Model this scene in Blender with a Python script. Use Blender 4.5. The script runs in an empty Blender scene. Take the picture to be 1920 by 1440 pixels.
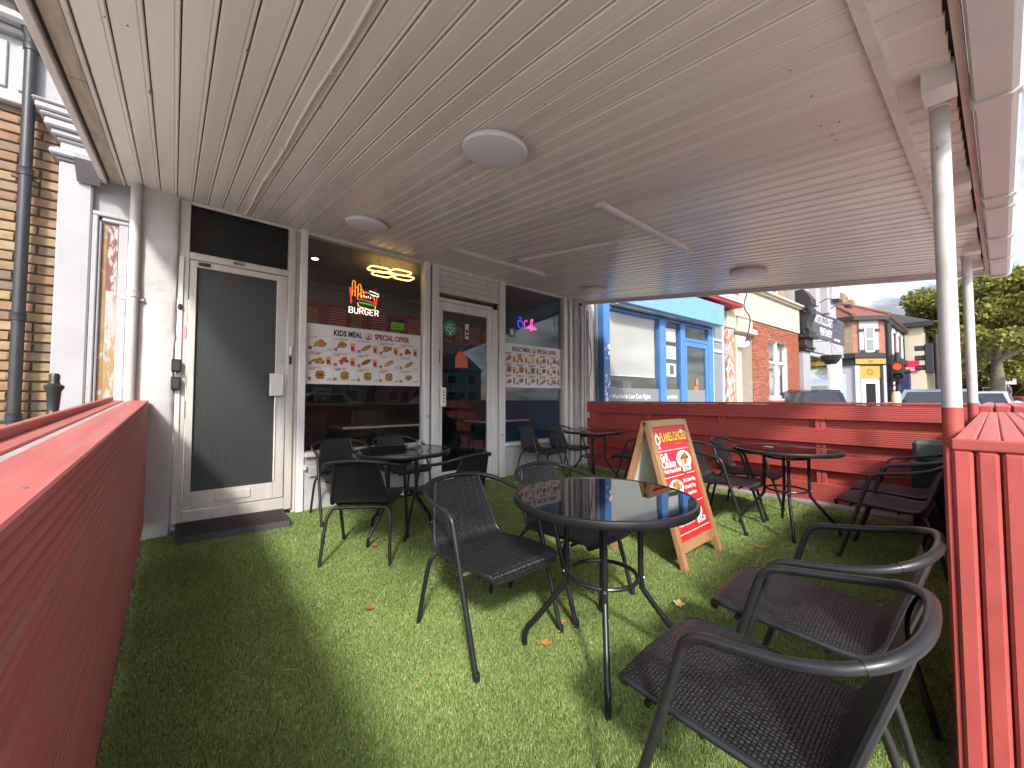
import bpy, bmesh, math, random
import numpy as np
from mathutils import Vector, Matrix
random.seed(7); rng = np.random.default_rng(7)
sc = bpy.context.scene
COL = sc.collection
R = math.radians
PI = math.pi

# ------------------------------------------------------------------ camera
cd = bpy.data.cameras.new('camera'); cam = bpy.data.objects.new('camera', cd); COL.objects.link(cam)
cd.sensor_width = 36; cd.lens = 730 / 1920 * 36; cd.clip_start = .02; cd.clip_end = 2000
cam.location = (0, 0, 1.15); cam.rotation_euler = (R(92.2), 0, R(48.9 - 90))
sc.camera = cam

# ------------------------------------------------------------------ light
SUN_EL = 37.0
sdir = Vector((-.55, -.83, 0)).normalized() * math.cos(R(SUN_EL)) + Vector((0, 0, math.sin(R(SUN_EL))))   # towards the sun
sl = bpy.data.lights.new('sun', 'SUN'); sl.energy = .8; sl.angle = R(6); sl.color = (1, .955, .89)
so = bpy.data.objects.new('sun', sl); COL.objects.link(so); so.location = (-6, -8, 12)
so.rotation_euler = (-sdir).to_track_quat('-Z', 'Y').to_euler()
w = bpy.data.worlds.new('World'); sc.world = w; w.use_nodes = True
nt = w.node_tree; nt.nodes.clear()
def wn(t, **k):
    n = nt.nodes.new(t)
    for a, b in k.items(): setattr(n, a, b)
    return n
sky = wn('ShaderNodeTexSky', sky_type='NISHITA', sun_disc=False)
sky.sun_elevation = R(SUN_EL); sky.sun_rotation = math.atan2(sdir.x, sdir.y); sky.dust_density = 1.6; sky.air_density = 1.0
geo = wn('ShaderNodeTexCoord')
sep = wn('ShaderNodeSeparateXYZ'); nt.links.new(geo.outputs['Generated'], sep.inputs[0])
mx = wn('ShaderNodeMath', operation='MAXIMUM'); nt.links.new(sep.outputs['Z'], mx.inputs[0]); mx.inputs[1].default_value = 0
ad = wn('ShaderNodeMath', operation='ADD'); nt.links.new(mx.outputs[0], ad.inputs[0]); ad.inputs[1].default_value = .22
dv = wn('ShaderNodeVectorMath', operation='DIVIDE'); nt.links.new(geo.outputs['Generated'], dv.inputs[0])
cb = wn('ShaderNodeCombineXYZ')
for i in range(3): nt.links.new(ad.outputs[0], cb.inputs[i])
nt.links.new(cb.outputs[0], dv.inputs[1])
n1 = wn('ShaderNodeTexNoise'); n1.inputs['Scale'].default_value = 1.25; n1.inputs['Detail'].default_value = 9; n1.inputs['Roughness'].default_value = .56
nt.links.new(dv.outputs[0], n1.inputs['Vector'])
r1 = wn('ShaderNodeValToRGB'); r1.color_ramp.elements[0].position = .37; r1.color_ramp.elements[1].position = .56
nt.links.new(n1.outputs[0], r1.inputs[0])
n2 = wn('ShaderNodeTexNoise'); n2.inputs['Scale'].default_value = 2.6; n2.inputs['Detail'].default_value = 7
of = wn('ShaderNodeVectorMath', operation='ADD'); of.inputs[1].default_value = (3.1, 7.7, 1.3); nt.links.new(dv.outputs[0], of.inputs[0]); nt.links.new(of.outputs[0], n2.inputs['Vector'])
r2 = wn('ShaderNodeValToRGB'); r2.color_ramp.elements[0].position = .42; r2.color_ramp.elements[1].position = .60
r2.color_ramp.elements[0].color = (.95, .94, 1.14, 1); r2.color_ramp.elements[1].color = (3.0, 2.98, 3.1, 1)
nt.links.new(n2.outputs[0], r2.inputs[0])
mix = wn('ShaderNodeMixRGB'); nt.links.new(r1.outputs[0], mix.inputs[0]); nt.links.new(sky.outputs[0], mix.inputs[1]); nt.links.new(r2.outputs[0], mix.inputs[2])
bw = wn('ShaderNodeRGBToBW'); nt.links.new(sky.outputs[0], bw.inputs[0])
cm1 = wn('ShaderNodeMath', operation='MULTIPLY_ADD'); nt.links.new(bw.outputs[0], cm1.inputs[0]); cm1.inputs[1].default_value = .17; cm1.inputs[2].default_value = .16
cs_ = wn('ShaderNodeVectorMath', operation='SCALE'); nt.links.new(r2.outputs[0], cs_.inputs[0]); nt.links.new(cm1.outputs[0], cs_.inputs['Scale']); nt.links.new(cs_.outputs[0], mix.inputs[2])
bg = wn('ShaderNodeBackground'); bg.inputs[1].default_value = .105; nt.links.new(mix.outputs[0], bg.inputs[0])
wo = wn('ShaderNodeOutputWorld'); nt.links.new(bg.outputs[0], wo.inputs[0])
vs = sc.view_settings; vs.view_transform = 'Standard'; vs.look = 'None'; vs.gamma = 1; vs.exposure = 2.72
vs.use_curve_mapping = False
sc.render.engine = 'CYCLES'
sc.cycles.use_denoising = True; sc.cycles.max_bounces = 14; sc.cycles.diffuse_bounces = 7; sc.cycles.glossy_bounces = 4
sc.cycles.transparent_max_bounces = 16; sc.cycles.sample_clamp_indirect = 6; sc.cycles.caustics_reflective = False; sc.cycles.caustics_refractive = False

# ------------------------------------------------------------------ materials
MATS = {}
def mat(name, col, rough=.5, metal=0, var=.12, vs=4., bump=0., bs=60., col2=None, c2lo=.55, c2hi=.7, c2s=6., coat=0, stretch=(1, 1, 1), spec=.5, emit=None, es=0, rnd=0., sheen=0, trans=0, chips=None):
    m = bpy.data.materials.new(name); m.use_nodes = True; t = m.node_tree; N = t.nodes; Lk = t.links
    b = N['Principled BSDF']
    b.inputs['Roughness'].default_value = rough; b.inputs['Metallic'].default_value = metal
    b.inputs['Specular IOR Level'].default_value = spec
    if coat: b.inputs['Coat Weight'].default_value = coat; b.inputs['Coat Roughness'].default_value = .05
    tc = N.new('ShaderNodeTexCoord'); oi = N.new('ShaderNodeObjectInfo')
    sc_ = N.new('ShaderNodeVectorMath'); sc_.operation = 'SCALE'; sc_.inputs[0].default_value = (37, 53, 71); Lk.new(oi.outputs['Random'], sc_.inputs['Scale'])
    va = N.new('ShaderNodeVectorMath'); va.operation = 'ADD'; Lk.new(tc.outputs['Object'], va.inputs[0]); Lk.new(sc_.outputs[0], va.inputs[1])
    mp = N.new('ShaderNodeVectorMath'); mp.operation = 'MULTIPLY'; mp.inputs[1].default_value = stretch; Lk.new(va.outputs[0], mp.inputs[0])
    n = N.new('ShaderNodeTexNoise'); n.inputs['Scale'].default_value = vs; n.inputs['Detail'].default_value = 6; n.inputs['Roughness'].default_value = .6; Lk.new(mp.outputs[0], n.inputs['Vector'])
    rp = N.new('ShaderNodeMapRange'); rp.inputs[1].default_value = .3; rp.inputs[2].default_value = .7; rp.inputs[3].default_value = 1 - var; rp.inputs[4].default_value = 1 + var * .6; Lk.new(n.outputs[0], rp.inputs[0])
    val = rp.outputs[0]
    if rnd:
        rr = N.new('ShaderNodeMapRange'); rr.inputs[3].default_value = 1 - rnd; rr.inputs[4].default_value = 1 + rnd; Lk.new(oi.outputs['Random'], rr.inputs[0])
        mm = N.new('ShaderNodeMath'); mm.operation = 'MULTIPLY'; Lk.new(val, mm.inputs[0]); Lk.new(rr.outputs[0], mm.inputs[1]); val = mm.outputs[0]
    base = N.new('ShaderNodeRGB'); base.outputs[0].default_value = (*col, 1); cur = base.outputs[0]
    if col2:
        n3 = N.new('ShaderNodeTexNoise'); n3.inputs['Scale'].default_value = c2s; n3.inputs['Detail'].default_value = 8; n3.inputs['Roughness'].default_value = .65
        Lk.new(mp.outputs[0], n3.inputs['Vector'])
        r3 = N.new('ShaderNodeMapRange'); r3.inputs[1].default_value = c2lo; r3.inputs[2].default_value = c2hi; Lk.new(n3.outputs[0], r3.inputs[0])
        mx3 = N.new('ShaderNodeMixRGB'); mx3.inputs[2].default_value = (*col2, 1); Lk.new(r3.outputs[0], mx3.inputs[0]); Lk.new(cur, mx3.inputs[1]); cur = mx3.outputs[0]
    if chips:
        n4 = N.new('ShaderNodeTexNoise'); n4.inputs['Scale'].default_value = 26; n4.inputs['Detail'].default_value = 7; n4.inputs['Roughness'].default_value = .7; Lk.new(mp.outputs[0], n4.inputs['Vector'])
        r4 = N.new('ShaderNodeMapRange'); r4.inputs[1].default_value = .715; r4.inputs[2].default_value = .735; Lk.new(n4.outputs[0], r4.inputs[0])
        mx4 = N.new('ShaderNodeMixRGB'); mx4.inputs[2].default_value = (*chips, 1); Lk.new(r4.outputs[0], mx4.inputs[0]); Lk.new(cur, mx4.inputs[1]); cur = mx4.outputs[0]
    ml = N.new('ShaderNodeVectorMath'); ml.operation = 'SCALE'; Lk.new(cur, ml.inputs[0]); Lk.new(val, ml.inputs['Scale'])
    Lk.new(ml.outputs[0], b.inputs['Base Color'])
    rv = N.new('ShaderNodeMapRange'); rv.inputs[3].default_value = max(0.02, rough - .08); rv.inputs[4].default_value = min(1, rough + .1); Lk.new(n.outputs[0], rv.inputs[0]); Lk.new(rv.outputs[0], b.inputs['Roughness'])
    if bump:
        nb = N.new('ShaderNodeTexNoise'); nb.inputs['Scale'].default_value = bs; nb.inputs['Detail'].default_value = 5; Lk.new(mp.outputs[0], nb.inputs['Vector'])
        bp = N.new('ShaderNodeBump'); bp.inputs['Strength'].default_value = min(1, bump * 50); bp.inputs['Distance'].default_value = .02 if bump > .01 else .004; Lk.new(nb.outputs[0], bp.inputs['Height']); Lk.new(bp.outputs[0], b.inputs['Normal'])
    if emit:
        b.inputs['Emission Color'].default_value = (*emit, 1); b.inputs['Emission Strength'].default_value = es
    if trans: b.inputs['Transmission Weight'].default_value = trans
    MATS[name] = m; return m
def emis(name, col, s):
    m = bpy.data.materials.new(name); m.use_nodes = True; b = m.node_tree.nodes['Principled BSDF']
    b.inputs['Base Color'].default_value = (*col, 1); b.inputs['Emission Color'].default_value = (*col, 1); b.inputs['Emission Strength'].default_value = s
    return m
def glassmat(name, tint=(.9, .92, .92), ior=1.6, rough=0., smear=0.02):
    m = bpy.data.materials.new(name); m.use_nodes = True; t = m.node_tree; N = t.nodes; N.clear(); Lk = t.links
    fr = N.new('ShaderNodeFresnel'); gb = N.new('ShaderNodeNewGeometry'); mi_ = N.new('ShaderNodeMapRange'); mi_.inputs[3].default_value = ior; mi_.inputs[4].default_value = 1 / ior; Lk.new(gb.outputs['Backfacing'], mi_.inputs[0]); Lk.new(mi_.outputs[0], fr.inputs[0])
    tr = N.new('ShaderNodeBsdfTransparent'); tr.inputs[0].default_value = (*tint, 1)
    gl = N.new('ShaderNodeBsdfGlossy'); gl.inputs['Roughness'].default_value = rough
    mxs = N.new('ShaderNodeMixShader'); Lk.new(fr.outputs[0], mxs.inputs[0]); Lk.new(tr.outputs[0], mxs.inputs[1]); Lk.new(gl.outputs[0], mxs.inputs[2])
    out = N.new('ShaderNodeOutputMaterial'); last = mxs.outputs[0]
    if smear:
        df = N.new('ShaderNodeBsdfDiffuse'); df.inputs[0].default_value = (.6, .6, .58, 1)
        nz = N.new('ShaderNodeTexNoise'); nz.inputs['Scale'].default_value = 3; nz.inputs['Detail'].default_value = 6
        tc = N.new('ShaderNodeTexCoord'); Lk.new(tc.outputs['Object'], nz.inputs['Vector'])
        mr = N.new('ShaderNodeMapRange'); mr.inputs[1].default_value = .45; mr.inputs[2].default_value = .75; mr.inputs[3].default_value = smear * .3; mr.inputs[4].default_value = smear * 1.6; Lk.new(nz.outputs[0], mr.inputs[0])
        m2 = N.new('ShaderNodeMixShader'); Lk.new(mr.outputs[0], m2.inputs[0]); Lk.new(last, m2.inputs[1]); Lk.new(df.outputs[0], m2.inputs[2]); last = m2.outputs[0]
    Lk.new(last, out.inputs[0]); return m

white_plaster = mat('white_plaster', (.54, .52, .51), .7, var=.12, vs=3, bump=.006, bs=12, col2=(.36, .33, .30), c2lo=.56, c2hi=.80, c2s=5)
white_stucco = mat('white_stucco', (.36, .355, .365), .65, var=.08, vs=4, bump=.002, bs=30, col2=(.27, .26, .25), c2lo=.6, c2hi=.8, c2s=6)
canopy_white = mat('canopy_white', (.745, .695, .63), .24, var=.10, vs=2.5, stretch=(3, .35, 3), col2=(.50, .43, .37), c2lo=.60, c2hi=.88, c2s=3, rnd=.05)
trim_white = mat('trim_white', (.68, .64, .59), .45, var=.14, vs=5, col2=(.40, .36, .32), c2lo=.58, c2hi=.8, c2s=7)
timber_bare = mat('timber_bare', (.45, .38, .30), .7, var=.3, vs=3, stretch=(12, 1, 12), bump=.003, bs=20)
frame_paint = mat('frame_paint', (.74, .69, .645), .42, var=.14, vs=3, stretch=(3, 3, .5), col2=(.36, .32, .28), c2lo=.6, c2hi=.8, c2s=6)
frame_white = mat('frame_white', (.80, .775, .75), .4, var=.1, vs=3, stretch=(3, 3, .5), col2=(.42, .37, .32), c2lo=.63, c2hi=.8, c2s=7)
alu = mat('anodised_aluminium', (.64, .59, .54), .40, .15, var=.12, vs=4, stretch=(4, 4, .5), col2=(.33, .30, .27), c2lo=.6, c2hi=.8)
red_paint = mat('red_paint', (.44, .078, .065), .55, var=.14, vs=3, bump=.0012, bs=40, col2=(.34, .06, .05), c2lo=.5, c2hi=.7, c2s=5, rnd=.06, chips=(.50, .36, .33))
red_faded = mat('red_paint_faded', (.52, .125, .11), .6, var=.16, vs=3, bump=.0012, bs=40, col2=(.40, .16, .14), c2lo=.5, c2hi=.72, c2s=4, rnd=.05, chips=(.55, .42, .40))
red_board = mat('red_board_paint', (.44, .078, .065), .55, var=.16, vs=5, stretch=(.35, 5, 5), bump=.0006, bs=28, col2=(.33, .062, .052), c2lo=.5, c2hi=.7, c2s=5, rnd=.07, chips=(.48, .33, .30))
red_board_f = mat('red_board_faded', (.52, .125, .11), .6, var=.18, vs=5, stretch=(.35, 5, 5), bump=.0006, bs=28, col2=(.42, .17, .155), c2lo=.48, c2hi=.70, c2s=4, rnd=.06, chips=(.52, .40, .38))
red_top_f = mat('red_top_faded', (.50, .13, .115), .62, var=.18, vs=5, stretch=(5, .35, 5), bump=.0018, bs=28, col2=(.44, .19, .17), c2lo=.48, c2hi=.72, c2s=4, rnd=.06, chips=(.55, .44, .42))
grey_wood = mat('weathered_strip', (.42, .36, .34), .8, var=.25, vs=8, bump=.003, bs=40)
concrete = mat('concrete', (.33, .31, .28), .85, var=.25, vs=5, bump=.005, bs=50, col2=(.20, .18, .16), c2lo=.5, c2hi=.7)
soil = mat('bare_ground', (.17, .125, .10), .9, var=.35, vs=7, bump=.008, bs=60, col2=(.32, .26, .23), c2lo=.52, c2hi=.68, c2s=9)
pave = mat('paving', (.50, .48, .45), .85, var=.15, vs=1.5, bump=.002, bs=40)
asphalt = mat('asphalt', (.075, .075, .078), .85, var=.2, vs=2, bump=.004, bs=120)
turf_base = mat('turf_base', (.11, .14, .036), .95, var=.35, vs=30, spec=.1)
black_plastic = mat('black_plastic', (.017, .0172, .018), .36, var=.1, vs=20)
black_metal = mat('black_metal', (.014, .014, .015), .33, var=.15, vs=25)
chair_metal = mat('chair_metal', (.021, .0213, .022), .33, var=.2, vs=30, bump=.0006, bs=200)
dark_rubber = mat('dark_rubber', (.030, .029, .030), .6, var=.2, vs=20)
table_glass = mat('black_table_glass', (.004, .004, .005), .02, var=.0, spec=1.0)
table_glass.node_tree.nodes['Principled BSDF'].inputs['IOR'].default_value = 2.1
for l_ in list(table_glass.node_tree.nodes['Principled BSDF'].inputs['Roughness'].links): table_glass.node_tree.links.remove(l_)
table_glass.node_tree.nodes['Principled BSDF'].inputs['Roughness'].default_value = .015
wood = mat('sign_wood', (.47, .25, .115), .5, var=.25, vs=5, stretch=(14, 14, 1.2), bump=.001, bs=40, rnd=.15)
white_board = mat('white_board', (.72, .72, .68), .6, var=.06)
cast_iron = mat('cast_iron', (.018, .02, .02), .35, var=.2, vs=15)
pipe_black = mat('pipe_black', (.03, .032, .036), .4, var=.15, vs=10)
pipe_white = mat('pipe_white', (.53, .505, .475), .4, var=.06, vs=5)
light_plastic = mat('light_plastic', (.74, .71, .74), .45, var=.03)
steel = mat('steel', (.55, .55, .56), .3, .9, var=.1)
mortar = mat('mortar', (.17, .14, .11), .9, var=.3, vs=20, bump=.004, bs=80)
dark_gap = mat('dark_timber', (.05, .035, .03), .8)
glass = glassmat('window_glass', (.93, .95, .95), 1.5, 0, .006)
glass_far = glassmat('far_window_glass', (.95, .96, .96), 1.5, 0, .008)
glass_dark = mat('dark_transom_glass', (.016, .017, .016), .25, spec=.35, var=.05)
# brick with one colour per brick
def brickmat(name, cols, rough=.85):
    m = mat(name, cols[0], rough, var=.28, vs=14, bump=.006, bs=45)
    t = m.node_tree; N = t.nodes
    base = [n for n in N if n.type == 'RGB'][0]; oi = [n for n in N if n.type == 'OBJECT_INFO'][0]
    cr = N.new('ShaderNodeValToRGB'); cr.color_ramp.interpolation = 'CONSTANT'
    while len(cr.color_ramp.elements) < len(cols): cr.color_ramp.elements.new(.5)
    for i, c in enumerate(cols):
        cr.color_ramp.elements[i].position = i / len(cols); cr.color_ramp.elements[i].color = (*c, 1)
    t.links.new(oi.outputs['Random'], cr.inputs[0])
    for l in list(base.outputs[0].links):
        to = l.to_socket; t.links.new(cr.outputs[0], to)
    return m
stock_brick = brickmat('stock_brick', [(.29, .20, .105), (.32, .225, .125), (.27, .175, .095), (.235, .165, .105), (.285, .17, .095), (.19, .14, .10), (.34, .245, .145), (.25, .145, .085)])
red_brick = brickmat('red_brick', [(.33, .095, .05), (.37, .115, .06), (.28, .08, .045), (.35, .13, .075), (.31, .09, .055)])
def brick_tex(name, c1, c2, mort, sx=.225, sy=.075, axis='XZ'):
    m = bpy.data.materials.new(name); m.use_nodes = True; t = m.node_tree; N = t.nodes; b = N['Principled BSDF']; b.inputs['Roughness'].default_value = .85
    tc = N.new('ShaderNodeTexCoord'); s = N.new('ShaderNodeSeparateXYZ'); t.links.new(tc.outputs['Object'], s.inputs[0])
    ad = N.new('ShaderNodeMath'); ad.operation = 'ADD'; t.links.new(s.outputs[0], ad.inputs[0]); t.links.new(s.outputs[1], ad.inputs[1])
    c = N.new('ShaderNodeCombineXYZ'); t.links.new(ad.outputs[0], c.inputs[0]); t.links.new(s.outputs[2], c.inputs[1])
    br = N.new('ShaderNodeTexBrick'); br.inputs['Scale'].default_value = 1; br.inputs['Brick Width'].default_value = sx; br.inputs['Row Height'].default_value = sy; br.inputs['Mortar Size'].default_value = .006
    br.inputs['Color1'].default_value = (*c1, 1); br.inputs['Color2'].default_value = (*c2, 1); br.inputs['Mortar'].default_value = (*mort, 1)
    t.links.new(c.outputs[0], br.inputs['Vector']); t.links.new(br.outputs['Color'], b.inputs['Base Color'])
    bp = N.new('ShaderNodeBump'); bp.inputs['Distance'].default_value = .01; t.links.new(br.outputs['Fac'], bp.inputs['Height']); bp.invert = True; t.links.new(bp.outputs[0], b.inputs['Normal'])
    return m
far_stock = brick_tex('far_stock_brick', (.36, .25, .14), (.26, .17, .10), (.30, .25, .19))
far_red = brick_tex('far_red_brick', (.36, .14, .08), (.30, .10, .06), (.42, .36, .30))
tile_red = mat('red_roof_tile', (.27, .105, .07), .8, var=.25, vs=6, rnd=.12)
slate = mat('slate', (.09, .085, .09), .7, var=.2, vs=6)
# woven plastic for chair seats (uv in metres)
def weave():
    m = bpy.data.materials.new('woven_plastic'); m.use_nodes = True; t = m.node_tree; N = t.nodes; b = N['Principled BSDF']
    b.inputs['Roughness'].default_value = .32
    uv = N.new('ShaderNodeUVMap')
    br = N.new('ShaderNodeTexBrick'); br.inputs['Scale'].default_value = 1; br.inputs['Brick Width'].default_value = .018; br.inputs['Row Height'].default_value = .0095; br.inputs['Mortar Size'].default_value = .0019; br.inputs['Mortar Smooth'].default_value = 1
    br.inputs['Color1'].default_value = (.034, .035, .037, 1); br.inputs['Color2'].default_value = (.022, .0225, .024, 1); br.inputs['Mortar'].default_value = (.004, .004, .004, 1)
    t.links.new(uv.outputs[0], br.inputs['Vector'])
    wv = N.new('ShaderNodeTexWave'); wv.wave_type = 'BANDS'; wv.bands_direction = 'X'; wv.inputs['Scale'].default_value = 1 / .018 * .5; t.links.new(uv.outputs[0], wv.inputs['Vector'])
    sm = N.new('ShaderNodeMath'); sm.operation = 'MULTIPLY_ADD'; t.links.new(br.outputs['Fac'], sm.inputs[0]); sm.inputs[1].default_value = -1; t.links.new(wv.outputs['Fac'], sm.inputs[2])
    bp = N.new('ShaderNodeBump'); bp.inputs['Distance'].default_value = .006; bp.inputs['Strength'].default_value = 1.0; t.links.new(sm.outputs[0], bp.inputs['Height'])
    t.links.new(br.outputs['Color'], b.inputs['Base Color']); t.links.new(bp.outputs[0], b.inputs['Normal'])
    return m
woven = weave()
def blade_mat():
    m = bpy.data.materials.new('turf_blade'); m.use_nodes = True; t = m.node_tree; N = t.nodes; b = N['Principled BSDF']; b.inputs['Roughness'].default_value = .5; b.inputs['Specular IOR Level'].default_value = .35
    g = N.new('ShaderNodeNewGeometry'); cr = N.new('ShaderNodeValToRGB'); cr.color_ramp.elements[0].color = (.115, .185, .043, 1); cr.color_ramp.elements[1].color = (.52, .52, .26, 1)
    e = cr.color_ramp.elements.new(.45); e.color = (.215, .30, .079, 1); e = cr.color_ramp.elements.new(.85); e.color = (.31, .405, .12, 1)
    t.links.new(g.outputs['Random Per Island'], cr.inputs[0])
    nz_ = N.new('ShaderNodeTexNoise'); nz_.inputs['Scale'].default_value = 1.6; nz_.inputs['Detail'].default_value = 5; t.links.new(g.outputs['Position'], nz_.inputs['Vector'])
    mr_ = N.new('ShaderNodeMapRange'); mr_.inputs[1].default_value = .32; mr_.inputs[2].default_value = .68; mr_.inputs[3].default_value = .80; mr_.inputs[4].default_value = 1.16; t.links.new(nz_.outputs[0], mr_.inputs[0])
    sv_ = N.new('ShaderNodeVectorMath'); sv_.operation = 'SCALE'; t.links.new(cr.outputs[0], sv_.inputs[0]); t.links.new(mr_.outputs[0], sv_.inputs['Scale']); t.links.new(sv_.outputs[0], b.inputs['Base Color'])
    return m
blade = blade_mat()
def leaf_mat(name, a, bcol, c):
    m = bpy.data.materials.new(name); m.use_nodes = True; t = m.node_tree; N = t.nodes; b = N['Principled BSDF']; b.inputs['Roughness'].default_value = .55
    g = N.new('ShaderNodeNewGeometry'); cr = N.new('ShaderNodeValToRGB'); cr.color_ramp.elements[0].color = (*a, 1); cr.color_ramp.elements[1].color = (*c, 1); e = cr.color_ramp.elements.new(.5); e.color = (*bcol, 1)
    t.links.new(g.outputs['Random Per Island'], cr.inputs[0]); t.links.new(cr.outputs[0], b.inputs['Base Color'])
    out = N['Material Output']; tl = N.new('ShaderNodeBsdfTranslucent'); t.links.new(cr.outputs[0], tl.inputs[0]); ms = N.new('ShaderNodeMixShader'); ms.inputs[0].default_value = .35
    t.links.new(b.outputs[0], ms.inputs[1]); t.links.new(tl.outputs[0], ms.inputs[2]); t.links.new(ms.outputs[0], out.inputs[0])
    return m
tree_leaf = leaf_mat('plane_tree_leaf', (.13, .15, .024), (.25, .26, .05), (.38, .34, .09))
bark = mat('bark', (.20, .17, .125), .85, var=.35, vs=4, bump=.01, bs=20)
def plain(n, c, r=.55, **k): return mat(n, c, r, var=k.pop('var', .06), **k)
p_white = plain('print_white', (.86, .85, .84)); p_red = plain('print_red', (.62, .03, .035), .4); p_dred = plain('print_dark_red', (.35, .02, .03)); p_black = plain('print_black', (.02, .02, .03))
p_yellow = plain('print_yellow', (.85, .72, .08)); p_blue = plain('print_blue', (.05, .08, .35)); p_pink = plain('print_pink', (.75, .35, .33))
food = mat('food_print', (.42, .17, .045), .6, var=.45, vs=45, col2=(.62, .38, .12), c2lo=.45, c2hi=.6, c2s=60)
food_red = mat('food_print_red', (.50, .10, .04), .6, var=.4, vs=40, col2=(.30, .16, .05), c2lo=.45, c2hi=.6, c2s=50)
fries = mat('fries_print', (.80, .52, .14), .6, var=.3, vs=60)
salad = mat('salad_print', (.25, .35, .06), .6, var=.4, vs=50, col2=(.5, .2, .06), c2lo=.45, c2hi=.55, c2s=70)
sky_blue = plain('blue_frame_paint', (.065, .19, .45), .5, bump=.001, bs=30, col2=(.09, .22, .48), c2lo=.5, c2hi=.7); box_blue = plain('blue_shutter_box', (.16, .34, .60), .55, var=.12); pale_blue = plain('pale_blue_frame', (.42, .55, .80), .45)
cream = mat('cream_render', (.52, .45, .345), .75, var=.08, vs=4, col2=(.50, .42, .32), c2lo=.58, c2hi=.72, c2s=9)
blind_m = mat('roller_blind', (.52, .51, .46), .7, var=.05, vs=3, bump=.002, bs=6)
frosted = plain('frosted_film', (.20, .22, .22), .5)
orange_sign = mat('orange_sign', (.50, .25, .04), .5, var=.15, vs=12)
black_paint = plain('black_paint', (.022, .021, .024), .45); char_board = plain('charcoal_board', (.085, .075, .09), .6)

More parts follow.
